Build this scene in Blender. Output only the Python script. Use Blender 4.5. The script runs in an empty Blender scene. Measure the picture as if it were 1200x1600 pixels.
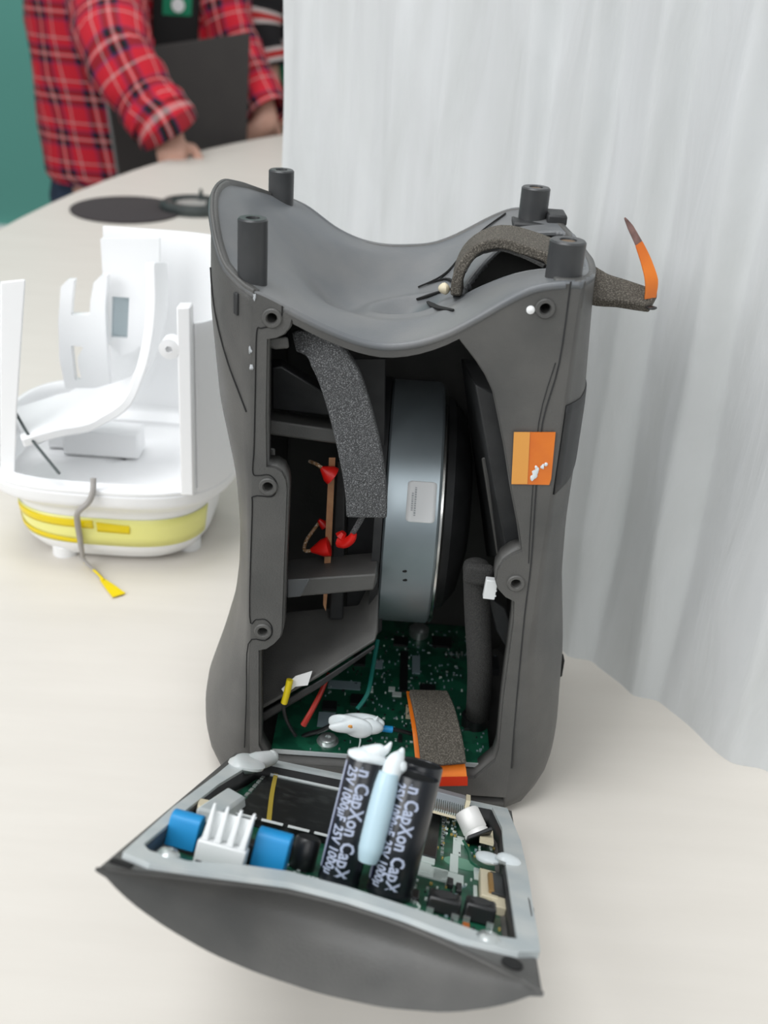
import bpy, bmesh, math, random
import numpy as np
from mathutils import Vector, Matrix
random.seed(7); np.random.seed(7)
sc = bpy.context.scene
COL = sc.collection
PI = math.pi

# ------------------------------------------------------------------ camera
FPX, CAMH = 1700.0, 0.353
_p, _r = math.radians(27), math.radians(4)
FW = np.array([0, math.cos(_p), -math.sin(_p)]); _u0 = np.array([0, math.sin(_p), math.cos(_p)]); _r0 = np.array([1., 0, 0])
RT = math.cos(_r)*_r0 + math.sin(_r)*_u0
UP = -math.sin(_r)*_r0 + math.cos(_r)*_u0
CAM = np.array([0, 0, CAMH])
cd = bpy.data.cameras.new('camera'); cam = bpy.data.objects.new('camera', cd); COL.objects.link(cam)
M = Matrix(((RT[0], UP[0], -FW[0], CAM[0]), (RT[1], UP[1], -FW[1], CAM[1]), (RT[2], UP[2], -FW[2], CAM[2]), (0, 0, 0, 1)))
cam.matrix_world = M
cd.sensor_fit = 'VERTICAL'; cd.sensor_height = 36; cd.sensor_width = 27; cd.lens = FPX/1600*36
cd.clip_start = 0.01; cd.clip_end = 50
cd.dof.use_dof = True; cd.dof.focus_distance = 0.455; cd.dof.aperture_fstop = 12.0
sc.camera = cam

# ------------------------------------------------------------------ world, lights, exposure
w = bpy.data.worlds.new('world'); sc.world = w; w.use_nodes = True
bg = w.node_tree.nodes['Background']; bg.inputs[0].default_value = (0.93, 0.97, 1.0, 1); bg.inputs[1].default_value = 0.40
def area(name, loc, target, size, power, color=(1, 1, 1), sy=None):
    d = bpy.data.lights.new(name, 'AREA'); d.energy = power; d.color = color; d.shape = 'RECTANGLE'; d.size = size; d.size_y = sy or size
    o = bpy.data.objects.new(name, d); COL.objects.link(o); o.location = loc
    o.rotation_euler = (Vector(target)-Vector(loc)).to_track_quat('-Z', 'Y').to_euler(); return o
area('window_daylight_left', (-1.7, -0.9, 1.5), (0, .5, .1), 1.6, 46, (0.98, 0.99, 1.0))
area('front_fill_light', (0.3, -1.7, 1.5), (0, .45, .1), 1.5, 15, (0.97, 0.985, 1.0))  # unseen fill light, added in front to brighten the open interior
area('window_daylight_behind_curtain', (1.5, 1.9, 1.3), (0.1, .6, .15), 1.6, 11, (0.96, 0.98, 1.0))
area('overhead_fill_light', (-0.9, 2.9, 2.1), (-0.9, 3.4, 0.1), 1.4, 24, (1.0, 0.98, 0.96))  # unseen light, added to brighten the back wall
area('overhead_fill_light', (-0.5, 0.3, 2.2), (-.05, .5, 0), 1.1, 27, (0.97, 0.985, 1.0))  # unseen overhead light, added to lift the upward faces
sc.view_settings.view_transform = 'Standard'; sc.view_settings.look = 'None'
sc.view_settings.exposure = -0.22; sc.view_settings.gamma = 1.0; sc.view_settings.use_curve_mapping = False

# ------------------------------------------------------------------ point helpers (pixel of the 1200x1600 photo -> point on a known plane)
def ray(px, py): return FW + RT*(px-600)/FPX - UP*(py-800)/FPX
def S(px, py, y): r = ray(px, py); return Vector(CAM + r*(y/r[1]))            # on the vertical plane y
def T(px, py, z=0): r = ray(px, py); return Vector(CAM + r*((z-CAMH)/r[2]))   # on the horizontal plane z
def proj(P):
    d = np.array(P)-CAM; z = d@FW
    return 600+FPX*(d@RT)/z, 800-FPX*(d@UP)/z
# frame of the cover that lies tilted in front (u to the right, v towards the housing, w out of its inner side)
_vh = ray(730, 880); _vh /= np.linalg.norm(_vh)
_rL, _rR = ray(150, 1355), ray(850, 1550)
_k = (_rL@_vh)/(_rR@_vh); _d = _k*_rR-_rL; _t = 0.122/np.linalg.norm(_d)
LO = CAM+_t*_rL; _uh = _d/np.linalg.norm(_d); _wh = np.cross(_uh, _vh)
LM = Matrix(((_uh[0], _vh[0], _wh[0], LO[0]), (_uh[1], _vh[1], _wh[1], LO[1]), (_uh[2], _vh[2], _wh[2], LO[2]), (0, 0, 0, 1)))
def L(px, py, wz=0.0):
    r = ray(px, py); P0 = LO+_wh*wz; P = CAM+r*(((P0-CAM)@_wh)/(r@_wh))-LO
    return Vector((P@_uh, P@_vh, wz))
def Lv(px, py, v=0.0):
    r = ray(px, py); P0 = LO+_vh*v; P = CAM+r*(((P0-CAM)@_vh)/(r@_vh))-LO
    return Vector((P@_uh, v, P@_wh))
def Lh(p, pytop):                                  # height over local point p whose picture reaches row pytop
    a, b = p.z, p.z+.08
    for _ in range(40):
        m = (a+b)/2
        if proj(LM@Vector((p.x, p.y, m)))[1] > pytop: a = m
        else: b = m
    return a

# ------------------------------------------------------------------ materials
def mat(name, col, rough=.5, metal=0., col2=None, nscale=40., bump=0., bscale=None, spec=.5, trans=0., alpha=1., detail=4, sub=0., stretch=None, contrast=None, coat=0.):
    m = bpy.data.materials.new(name); m.use_nodes = True; nt = m.node_tree; b = nt.nodes['Principled BSDF']
    b.inputs['Base Color'].default_value = (*col, 1); b.inputs['Roughness'].default_value = rough; b.inputs['Metallic'].default_value = metal
    b.inputs['Specular IOR Level'].default_value = spec; b.inputs['Transmission Weight'].default_value = trans; b.inputs['Alpha'].default_value = alpha
    b.inputs['Coat Weight'].default_value = coat
    if sub: b.inputs['Subsurface Weight'].default_value = sub; b.inputs['Subsurface Radius'].default_value = (.004, .004, .004)
    if col2 or bump:
        tc = nt.nodes.new('ShaderNodeTexCoord'); mp = nt.nodes.new('ShaderNodeMapping'); nt.links.new(tc.outputs['Object'], mp.inputs[0])
        if stretch: mp.inputs['Scale'].default_value = stretch
        if col2:
            n = nt.nodes.new('ShaderNodeTexNoise'); n.inputs['Scale'].default_value = nscale; n.inputs['Detail'].default_value = detail
            nt.links.new(mp.outputs[0], n.inputs['Vector'])
            rp = nt.nodes.new('ShaderNodeValToRGB'); lo, hi = contrast or (.35, .65)
            rp.color_ramp.elements[0].position = lo; rp.color_ramp.elements[1].position = hi
            rp.color_ramp.elements[0].color = (*col, 1); rp.color_ramp.elements[1].color = (*col2, 1)
            nt.links.new(n.outputs[0], rp.inputs[0]); nt.links.new(rp.outputs[0], b.inputs['Base Color'])
        if bump:
            n2 = nt.nodes.new('ShaderNodeTexNoise'); n2.inputs['Scale'].default_value = bscale or nscale*4; n2.inputs['Detail'].default_value = 3
            nt.links.new(mp.outputs[0], n2.inputs['Vector'])
            bp = nt.nodes.new('ShaderNodeBump'); bp.inputs['Strength'].default_value = bump; bp.inputs['Distance'].default_value = .001
            nt.links.new(n2.outputs[0], bp.inputs['Height']); nt.links.new(bp.outputs[0], b.inputs['Normal'])
    return m
PL = mat('charcoal_plastic', (.078, .078, .075), .46, col2=(.122, .119, .112), nscale=38, detail=9, contrast=(.3, .75), bump=.2, bscale=1500, spec=.5)
PLS = mat('charcoal_satin_lit', (.125, .134, .143), .40, col2=(.17, .172, .172), nscale=30, bump=.08, bscale=1200, spec=.6)  # paler, bluer copy of the charcoal: light from above put into its colour
PLD = mat('dark_plastic', (.022, .023, .024), .5, col2=(.034, .035, .036), nscale=80, bump=.1, bscale=1500)
POSTM = mat('dark_satin_plastic', (.040, .042, .044), .36, col2=(.055, .056, .057), nscale=80)
BLK = mat('black_gap', (.006, .006, .006), .8)
STEEL = mat('zinc_plated_steel', (.44, .50, .53), .36, .7, col2=(.36, .42, .45), nscale=25)
CHROME = mat('bright_steel', (.75, .75, .72), .22, 1.)
PCBM = mat('green_solder_mask', (.008, .075, .042), .32, col2=(.013, .12, .065), nscale=120, contrast=(.48, .55), detail=6, spec=.6)
FOAMD = mat('speckled_foam', (.07, .072, .074), .85, col2=(.40, .41, .42), nscale=2300, contrast=(.50, .74), bump=.8, bscale=2200, detail=2)
FOAMB = mat('brown_grey_foam', (.07, .062, .05), .9, col2=(.20, .18, .15), nscale=1700, contrast=(.45, .7), bump=.7, bscale=2000, detail=2)
FOAMG = mat('grey_foam', (.032, .032, .031), .95, col2=(.07, .068, .064), nscale=2000, contrast=(.4, .75), bump=.6, bscale=1800, detail=2)
ORANGE = mat('orange_polyimide', (.80, .20, .012), .3, col2=(.70, .15, .01), nscale=60, spec=.6)
ORANGE2 = mat('pale_orange_polyimide', (.80, .36, .075), .35)
REDF = mat('red_flex', (.55, .035, .01), .35)
RED = mat('red_sleeve', (.75, .012, .008), .4)
REDW = mat('red_wire_jacket', (.40, .03, .02), .4)
COPPER = mat('copper_brown_edge', (.42, .20, .10), .5, col2=(.50, .26, .13), nscale=200)
GLUE = mat('white_glue', (.78, .83, .84), .28, col2=(.70, .76, .78), nscale=90, sub=.25, spec=.5)
GLUEB = mat('bluish_glue', (.52, .69, .77), .28, sub=.2, spec=.5)
GASK = mat('grey_gasket', (.47, .52, .53), .42, col2=(.57, .60, .59), nscale=60, spec=.5)
WHITEP = mat('white_plastic', (.93, .935, .94), .35, spec=.5)
WHITEC = mat('white_connector', (.82, .84, .84), .35)
CREAM = mat('cream_connector', (.72, .64, .46), .45)
BLUE = mat('blue_wrap', (.012, .27, .60), .38, spec=.5)
BLACKC = mat('black_component', (.012, .013, .014), .35, spec=.6)
SLEEVE = mat('black_vinyl_sleeve', (.010, .012, .016), .28, spec=.6)
PRINT = mat('pale_blue_print', (.42, .47, .60), .5)
DBLUE = mat('dark_blue_print', (.02, .02, .09), .5)
ALU = mat('brushed_aluminium', (.80, .79, .77), .55, .35)
TIN = mat('tin_solder', (.62, .66, .65), .3, .8)
SILK = mat('white_silkscreen', (.62, .70, .66), .6)
GREYP = mat('grey_patch', (.25, .33, .36), .5)
HEAT = mat('black_heat_spreader', (.008, .009, .009), .5, col2=(.04, .044, .042), nscale=160, contrast=(.5, .8), spec=.25)
YEL = mat('yellow_sleeve', (.80, .62, .01), .4)
YELT = mat('pale_yellow_tape', (.90, .88, .30), .3)
YELD = mat('deep_yellow_tape', (.86, .66, .0), .3)
GREENW = mat('green_wire_jacket', (.01, .16, .13), .4)
LABEL = mat('white_label', (.92, .93, .93), .45)
LPRINT = mat('grey_label_print', (.50, .52, .54), .6)
PLUG = mat('brown_screw_plug', (.16, .11, .07), .6)
TABLE = mat('cream_wood_laminate', (.705, .665, .605), .45, col2=(.73, .69, .63), nscale=9, stretch=(1, 7, 1), detail=8, spec=.35)
TEAL = mat('teal_wall_paint', (.12, .385, .325), .8, col2=(.125, .40, .338), nscale=2)
FLOORM = mat('grey_floor', (.28, .26, .24), .6, col2=(.33, .31, .29), nscale=3)
MATM = mat('dark_brown_cloth', (.040, .033, .035), .9, col2=(.05, .042, .043), nscale=300)
GRN = mat('dark_green_black', (.025, .032, .032), .5, col2=(.04, .05, .048), nscale=60)
GREYB = mat('pale_grey_part', (.36, .35, .33), .5)
LAPM = mat('dark_bronze_metal', (.036, .031, .029), .5, .2, col2=(.040, .035, .032), nscale=20)
LAPE = mat('grey_laptop_edge', (.30, .29, .28), .4, .5)
SKIN = mat('skin', (.56, .31, .23), .55, col2=(.60, .35, .27), nscale=30, sub=.1)
HAIR = mat('brown_hair', (.05, .03, .02), .6, col2=(.07, .045, .03), nscale=80, stretch=(1, 1, .1))
JEANS = mat('navy_denim', (.012, .025, .055), .85, col2=(.03, .05, .09), nscale=60)
TEE = mat('black_cotton', (.012, .012, .012), .9)
GREENC = mat('green_cloth', (.01, .24, .12), .85)
CABLE = mat('dark_grey_cable', (.06, .075, .075), .5)
CABLG = mat('warm_grey_cable', (.36, .34, .32), .5)

def plaid():
    m = bpy.data.materials.new('red_plaid_flannel'); m.use_nodes = True; nt = m.node_tree; b = nt.nodes['Principled BSDF']; b.inputs['Roughness'].default_value = .9
    uv = nt.nodes.new('ShaderNodeUVMap'); sp = nt.nodes.new('ShaderNodeSeparateXYZ'); nt.links.new(uv.outputs[0], sp.inputs[0])
    def stripes(sock, stops):
        mm = nt.nodes.new('ShaderNodeMath'); mm.operation = 'FRACT'; nt.links.new(sock, mm.inputs[0])
        rp = nt.nodes.new('ShaderNodeValToRGB'); rp.color_ramp.interpolation = 'CONSTANT'
        els = rp.color_ramp.elements; els[0].position = 0; els[0].color = (*stops[0][1], 1); els[1].position = stops[1][0]; els[1].color = (*stops[1][1], 1)
        for p, c in stops[2:]: e = els.new(p); e.color = (*c, 1)
        nt.links.new(mm.outputs[0], rp.inputs[0]); return rp.outputs[0]
    R, K, Wt, P = (.62, .012, .03), (.004, .004, .006), (.62, .42, .40), (.10, .02, .12)
    st = [(0, R), (.24, P), (.28, K), (.40, R), (.43, Wt), (.48, R), (.51, K), (.63, P), (.67, R), (.83, Wt), (.87, R)]
    mx = nt.nodes.new('ShaderNodeMix'); mx.data_type = 'RGBA'; mx.inputs[0].default_value = .5
    nt.links.new(stripes(sp.outputs[0], st), mx.inputs[6]); nt.links.new(stripes(sp.outputs[1], st), mx.inputs[7])
    nt.links.new(mx.outputs[2], b.inputs['Base Color']); return m
PLAID = plaid()
def striped():
    m = bpy.data.materials.new('striped_jersey'); m.use_nodes = True; nt = m.node_tree; b = nt.nodes['Principled BSDF']; b.inputs['Roughness'].default_value = .9
    uv = nt.nodes.new('ShaderNodeUVMap'); sp = nt.nodes.new('ShaderNodeSeparateXYZ'); nt.links.new(uv.outputs[0], sp.inputs[0])
    mm = nt.nodes.new('ShaderNodeMath'); mm.operation = 'FRACT'; nt.links.new(sp.outputs[1], mm.inputs[0])
    rp = nt.nodes.new('ShaderNodeValToRGB'); rp.color_ramp.interpolation = 'CONSTANT'; els = rp.color_ramp.elements
    els[0].position = 0; els[0].color = (.012, .012, .014, 1); els[1].position = .5; els[1].color = (.70, .62, .60, 1)
    for p, c in [(.60, (.55, .03, .03)), (.76, (.70, .62, .60)), (.86, (.012, .012, .014))]: e = els.new(p); e.color = (*c, 1)
    nt.links.new(mm.outputs[0], rp.inputs[0]); nt.links.new(rp.outputs[0], b.inputs['Base Color']); return m
STRIPED = striped()
def curtain_mat():
    m = bpy.data.materials.new('sheer_white_curtain'); m.use_nodes = True; nt = m.node_tree
    for n in list(nt.nodes): nt.nodes.remove(n)
    out = nt.nodes.new('ShaderNodeOutputMaterial'); d = nt.nodes.new('ShaderNodeBsdfDiffuse'); t = nt.nodes.new('ShaderNodeBsdfTranslucent'); mx = nt.nodes.new('ShaderNodeMixShader')
    uv = nt.nodes.new('ShaderNodeUVMap'); mp = nt.nodes.new('ShaderNodeMapping'); mp.inputs['Rotation'].default_value = (0, 0, math.radians(-32)); mp.inputs['Scale'].default_value = (46, 9, 1)
    nz = nt.nodes.new('ShaderNodeTexNoise'); nz.inputs['Scale'].default_value = 1.; nz.inputs['Detail'].default_value = 6; nz.inputs['Distortion'].default_value = .6
    nt.links.new(uv.outputs[0], mp.inputs[0]); nt.links.new(mp.outputs[0], nz.inputs['Vector'])
    rp = nt.nodes.new('ShaderNodeValToRGB'); rp.color_ramp.elements[0].position = .3; rp.color_ramp.elements[1].position = .75
    rp.color_ramp.elements[0].color = (.71, .72, .72, 1); rp.color_ramp.elements[1].color = (.80, .81, .82, 1)
    bp = nt.nodes.new('ShaderNodeBump'); bp.inputs['Strength'].default_value = .55; bp.inputs['Distance'].default_value = .004
    nt.links.new(nz.outputs[0], bp.inputs['Height']); nt.links.new(bp.outputs[0], d.inputs['Normal'])
    nt.links.new(nz.outputs[0], rp.inputs[0]); nt.links.new(rp.outputs[0], d.inputs[0]); nt.links.new(rp.outputs[0], t.inputs[0])
    mx.inputs[0].default_value = .30; nt.links.new(d.outputs[0], mx.inputs[1]); nt.links.new(t.outputs[0], mx.inputs[2]); nt.links.new(mx.outputs[0], out.inputs[0]); return m
CURT = curtain_mat()

# ------------------------------------------------------------------ mesh builder
def frame(o, ez, ex=None):
    ez = Vector(ez).normalized()
    if ex is None: ex = Vector((1, 0, 0)) if abs(ez.x) < .9 else Vector((0, 1, 0))
    ex = Vector(ex); ex = (ex-ez*ex.dot(ez)).normalized(); ey = ez.cross(ex)
    return Matrix(((ex.x, ey.x, ez.x, o[0]), (ex.y, ey.y, ez.y, o[1]), (ex.z, ey.z, ez.z, o[2]), (0, 0, 0, 1)))
class MB:
    def __init__(s): s.v = []; s.f = []; s.m = []; s.uv = None
    def add(s, vs, fs, m=0):
        n = len(s.v); s.v += [Vector(a) for a in vs]; s.f += [tuple(n+i for i in f) for f in fs]; s.m += [m]*len(fs); return s
    def box(s, c, d, R=None, m=0):
        x, y, z = d[0]/2, d[1]/2, d[2]/2
        vs = [Vector((a*x, b*y, e*z)) for e in (-1, 1) for b in (-1, 1) for a in (-1, 1)]
        if R is not None: vs = [R@a for a in vs]
        vs = [a+Vector(c) for a in vs]
        return s.add(vs, [(0, 2, 3, 1), (4, 5, 7, 6), (0, 1, 5, 4), (2, 6, 7, 3), (0, 4, 6, 2), (1, 3, 7, 5)], m)
    def hexa(s, a, b, m=0):                        # two loops of equal length, a bottom and b top
        n = len(a); vs = list(a)+list(b)
        return s.add(vs, [tuple(range(n))[::-1], tuple(range(n, 2*n))]+[(i, (i+1) % n, n+(i+1) % n, n+i) for i in range(n)], m)
    def slab(s, pts, off, m=0):
        off = Vector(off); return s.hexa([Vector(p) for p in pts], [Vector(p)+off for p in pts], m)
    def lathe(s, o, axis, prof, n=28, m=0, ex=None, sy=1.):
        F = frame(o, axis, ex); vs = []; fs = []
        for r, h in prof:
            for k in range(n):
                a = 2*PI*k/n; vs.append(F@Vector((r*math.cos(a), r*sy*math.sin(a), h)))
        for j in range(len(prof)-1):
            for k in range(n): fs.append((j*n+k, j*n+(k+1) % n, (j+1)*n+(k+1) % n, (j+1)*n+k))
        if prof[0][0] > 1e-6: fs.append(tuple(range(n))[::-1])
        if prof[-1][0] > 1e-6: fs.append(tuple((len(prof)-1)*n+k for k in range(n)))
        return s.add(vs, fs, m)
    def cyl(s, p0, p1, r0, r1=None, n=20, m=0):
        p0 = Vector(p0); p1 = Vector(p1); return s.lathe(p0, p1-p0, [(r0, 0), (r0 if r1 is None else r1, (p1-p0).length)], n, m)
    def tube(s, pts, r, n=8, m=0, smooth=4):
        pts = spline(pts, smooth) if smooth > 1 else [Vector(p) for p in pts]
        N = len(pts); vs = []; fs = []; ex = None
        for i, p in enumerate(pts):
            d = (pts[min(i+1, N-1)]-pts[max(i-1, 0)]).normalized()
            F = frame(p, d, ex); ex = F.col[0].to_3d()
            rr = r if not isinstance(r, (list, tuple)) else float(np.interp(i/(N-1), np.linspace(0, 1, len(r)), r))
            for k in range(n): a = 2*PI*k/n; vs.append(F@Vector((rr*math.cos(a), rr*math.sin(a), 0)))
        for i in range(N-1):
            for k in range(n): fs.append((i*n+k, i*n+(k+1) % n, (i+1)*n+(k+1) % n, (i+1)*n+k))
        fs += [tuple(range(n))[::-1], tuple((N-1)*n+k for k in range(n))]
        return s.add(vs, fs, m)
    def ribbon(s, pts, wid, side, th, m=0, smooth=5):  # rectangular strip: side = width direction(s), th = thickness
        n0 = len(pts); pts = spline(pts, smooth) if smooth > 1 else [Vector(p) for p in pts]; N = len(pts); vs = []; fs = []
        sides = [Vector(side)]*n0 if not isinstance(side, list) else [Vector(a) for a in side]
        for i, p in enumerate(pts):
            q = i/(N-1)*(n0-1); j = min(int(q), n0-2); sd = sides[j].lerp(sides[j+1], q-j)
            d = (pts[min(i+1, N-1)]-pts[max(i-1, 0)]).normalized(); sd = (sd-d*sd.dot(d)).normalized(); nn = sd.cross(d)
            ww = wid if not isinstance(wid, (list, tuple)) else float(np.interp(i/(N-1), np.linspace(0, 1, len(wid)), wid))
            tt = th if not isinstance(th, (list, tuple)) else float(np.interp(i/(N-1), np.linspace(0, 1, len(th)), th))
            for a, b in ((-1, -1), (1, -1), (1, 1), (-1, 1)): vs.append(p+sd*(a*ww/2)+nn*(b*tt/2))
        for i in range(N-1):
            for k in range(4): fs.append((i*4+k, i*4+(k+1) % 4, (i+1)*4+(k+1) % 4, (i+1)*4+k))
        fs += [(3, 2, 1, 0), tuple((N-1)*4+k for k in range(4))]
        return s.add(vs, fs, m)
    def grid(s, fn, nu, nv, m=0, keep=None, closed=False):
        vs = [Vector(fn(i/(nu if closed else nu-1), j/(nv-1))) for j in range(nv) for i in range(nu)]; fs = []
        for j in range(nv-1):
            for i in range(nu if closed else nu-1):
                q = (j*nu+i, j*nu+(i+1) % nu, (j+1)*nu+(i+1) % nu, (j+1)*nu+i)
                if keep is None or keep(sum((vs[a] for a in q), Vector())/4): fs.append(q)
        return s.add(vs, fs, m)
    def blob(s, c, r, R=None, seed=0, amp=.15, n=20, m=0, fq=2.2):
        rng = np.random.RandomState(seed); ks = rng.randn(5, 3)*fq; ph = rng.rand(5)*6
        def fn(a, b):
            th = a*2*PI; ph_ = b*PI; d = np.array([math.sin(ph_)*math.cos(th), math.sin(ph_)*math.sin(th), -math.cos(ph_)])
            q = 1+amp*sum(math.sin(ks[i]@d+ph[i]) for i in range(5))/2.2
            v = Vector((d[0]*r[0]*q, d[1]*r[1]*q, d[2]*r[2]*q)); v = R@v if R is not None else v
            return v+Vector(c)
        return s.grid(fn, n, n//2+2, m, closed=True)
    def build(s, name, mats, parent=None, inv=None, bevel=0., seg=2, angle=38, solid=0., soff=-1., subd=0, merge=False, flip=False):
        me = bpy.data.meshes.new(name)
        vs = [inv@v for v in s.v] if inv is not None else s.v
        me.from_pydata([tuple(v) for v in vs], [], s.f)
        for m in (mats if isinstance(mats, (list, tuple)) else [mats]): me.materials.append(m)
        me.polygons.foreach_set('material_index', s.m)
        if s.uv is not None:
            uvl = me.uv_layers.new(name='UVMap')
            for lp in me.loops: uvl.data[lp.index].uv = s.uv[lp.vertex_index]
        bm = bmesh.new(); bm.from_mesh(me)
        if merge: bmesh.ops.remove_doubles(bm, verts=bm.verts, dist=1e-5)
        bm.normal_update()
        if merge != 'keep': bmesh.ops.recalc_face_normals(bm, faces=bm.faces)
        if flip: bmesh.ops.reverse_faces(bm, faces=bm.faces)
        bm.to_mesh(me); bm.free()
        me.polygons.foreach_set('use_smooth', [True]*len(me.polygons)); me.set_sharp_from_angle(angle=math.radians(angle)); me.update()
        o = bpy.data.objects.new(name, me); COL.objects.link(o)
        if parent is not None: o.parent = parent
        if solid: md = o.modifiers.new('thickness', 'SOLIDIFY'); md.thickness = solid; md.offset = soff
        if subd: md = o.modifiers.new('smooth', 'SUBSURF'); md.levels = subd; md.render_levels = subd
        if bevel: md = o.modifiers.new('edges', 'BEVEL'); md.width = bevel; md.segments = seg; md.limit_method = 'ANGLE'; md.angle_limit = math.radians(40)
        return o
def spline(P, k):
    P = [Vector(p) for p in P]; out = []
    for i in range(len(P)-1):
        a = P[max(i-1, 0)]; b = P[i]; c = P[i+1]; d = P[min(i+2, len(P)-1)]
        for j in range(k):
            t = j/k; out.append(.5*((2*b)+(c-a)*t+(2*a-5*b+4*c-d)*t*t+(3*b-a-3*c+d)*t**3))
    out.append(P[-1]); return out
def curve_mesh(cu):
    o = bpy.data.objects.new('tmp', cu); COL.objects.link(o); dg = bpy.context.evaluated_depsgraph_get(); dg.update()
    me = bpy.data.meshes.new_from_object(o.evaluated_get(dg)); vs = [v.co.copy() for v in me.vertices]; fs = [tuple(p.vertices) for p in me.polygons]
    bpy.data.objects.remove(o); bpy.data.meshes.remove(me); bpy.data.curves.remove(cu); return vs, fs
def plate2d(loops, th):                            # filled outline(s) with holes; thickness th centred on 0
    cu = bpy.data.curves.new('tmp', 'CURVE'); cu.dimensions = '2D'; cu.fill_mode = 'BOTH'; cu.extrude = th/2
    for lp in loops:
        s = cu.splines.new('POLY'); s.points.add(len(lp)-1); s.use_cyclic_u = True
        for p, q in zip(s.points, lp): p.co = (q[0]*100, q[1]*100, 0, 1)
    cu.extrude = th/2*100
    vs, fs = curve_mesh(cu); return [v/100 for v in vs], fs
def text2d(t, size, off=.0):
    cu = bpy.data.curves.new('tmp', 'FONT'); cu.body = t; cu.size = size*100; cu.resolution_u = 2; cu.offset = off*100
    vs, fs = curve_mesh(cu)
    bm = bmesh.new(); bv = [bm.verts.new(v/100) for v in vs]
    for f in fs:
        try: bm.faces.new([bv[i] for i in f])
        except ValueError: pass
    bmesh.ops.triangulate(bm, faces=bm.faces)
    for _ in range(2): bmesh.ops.subdivide_edges(bm, edges=[e for e in bm.edges if abs(e.verts[0].co.y-e.verts[1].co.y) > size*.12], cuts=1); bmesh.ops.triangulate(bm, faces=bm.faces)
    bm.verts.index_update(); out = [v.co.copy() for v in bm.verts], [tuple(v.index for v in f.verts) for f in bm.faces]; bm.free(); return out
def circ(x, y, r, n=18): return [(x+r*math.cos(2*PI*k/n), y+r*math.sin(2*PI*k/n)) for k in range(n)]
def thing(name, label, cat, loc=(0, 0, 0), group=None, mw=None):
    o = bpy.data.objects.new(name, None); COL.objects.link(o); o.empty_display_size = .02
    o.matrix_world = mw if mw is not None else Matrix.Translation(Vector(loc)); tag(o, label, cat, group); return o
def tag(o, label, cat, group=None, kind=None):
    o['label'] = label; o['category'] = cat
    if group: o['group'] = group
    if kind: o['kind'] = kind
    return o
def inv(o): return o.matrix_world.inverted()
def lab(o, t): o['label'] = t; return o
def struct(o): o['kind'] = 'structure'; return o

# ================================================================== SETTING
mb = MB(); mb.box((.5, 2.0, -.81), (9, 9, .06)); struct(mb.build('floor', FLOORM))
mb = MB(); mb.box((.5, 4.25, .9), (9, .1, 3.4)); struct(mb.build('wall_back', TEAL))
mb = MB(); mb.box((.5, 4.185, -.72), (9, .03, .12)); struct(mb.build('baseboard_back', WHITEP))

# table: big oval top on pedestal legs
tb = thing('table', 'large oval conference table with pale cream laminate top', 'table', (.35, 1.3, -.78))
ti = inv(tb)
def oval(rx, ry, n=96): return [(.35+rx*math.cos(2*PI*k/n), 1.3+ry*math.sin(2*PI*k/n)) for k in range(n)]
mb = MB(); top = oval(.89, 1.6); mb.hexa([Vector((x, y, -.028)) for x, y in top], [Vector((x, y, 0)) for x, y in top]); mb.build('table_top', TABLE, tb, ti, bevel=.003)
mb = MB(); a = oval(.892, 1.602); mb.hexa([Vector((x, y, -.026)) for x, y in a], [Vector((x, y, -.004)) for x, y in a]); mb.build('edge_band', TABLE, tb, ti)
for sx, sy in ((-.1, .3), (.8, .3), (-.1, 2.3), (.8, 2.3)):
    mb = MB(); mb.cyl((sx, sy, -.78), (sx, sy, -.028), .03); mb.build('leg', ALU, tb, ti)

# curtain: sheer folds dropping onto the table top
CA = np.array([-.072, .748]); CD = np.array([.272, -.320]); CD /= np.linalg.norm(CD); CN = np.array([-CD[1], CD[0]])   # CN points away from the camera side
folds = [(-.022, 0), (-.016, .004), (0, .0), (.012, .007), (.039, 0), (.047, .006), (.060, .002), (.07, .006), (.095, 0), (.104, .008), (.125, .003), (.139, -.002), (.149, .008), (.17, .002), (.206, -.003), (.214, .008), (.246, -.004), (.254, .009), (.289, -.006), (.299, .010), (.335, -.006), (.346, .011), (.402, -.006), (.414, .012), (.46, -.005), (.472, .011), (.52, -.005), (.532, .011), (.58, -.004), (.60, .009), (.66, 0), (.68, .008), (.74, 0), (.8, .004)]
fs_ = np.array([a for a, b in folds]); fo_ = np.array([b for a, b in folds])
def curt(u, v):
    z = .0002+v*1.0; s = -.022+u*.82
    lean = -.028*min(z, .4)*max(0, (s-.1))*4
    sw = s-lean*.6
    o = float(np.interp(sw, fs_, fo_))
    for k in (-.0022, .0022): o += float(np.interp(sw+k, fs_, fo_))
    o = o/3*(.40+.60*min(1, max(0, (s-.15)/.08)))*(.55+.45*min(1, z/.08))*(1+.25*math.sin(9*s+4*z)) + .0012*math.sin(60*s+17*z)*(.5+.5*math.sin(23*z+5*s)) + .0008*math.sin(140*s-30*z)
    p = CA+CD*s+CN*o; return (p[0], p[1], z)
mb = MB(); mb.grid(curt, 500, 60); mb.uv = [(-.022+.82*(k % 500)/499, (k//500)/59) for k in range(500*60)]
tag(mb.build('curtain', CURT, angle=80, merge='keep'), 'sheer white pleated curtain hanging down to the table behind the housing', 'curtain')

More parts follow.
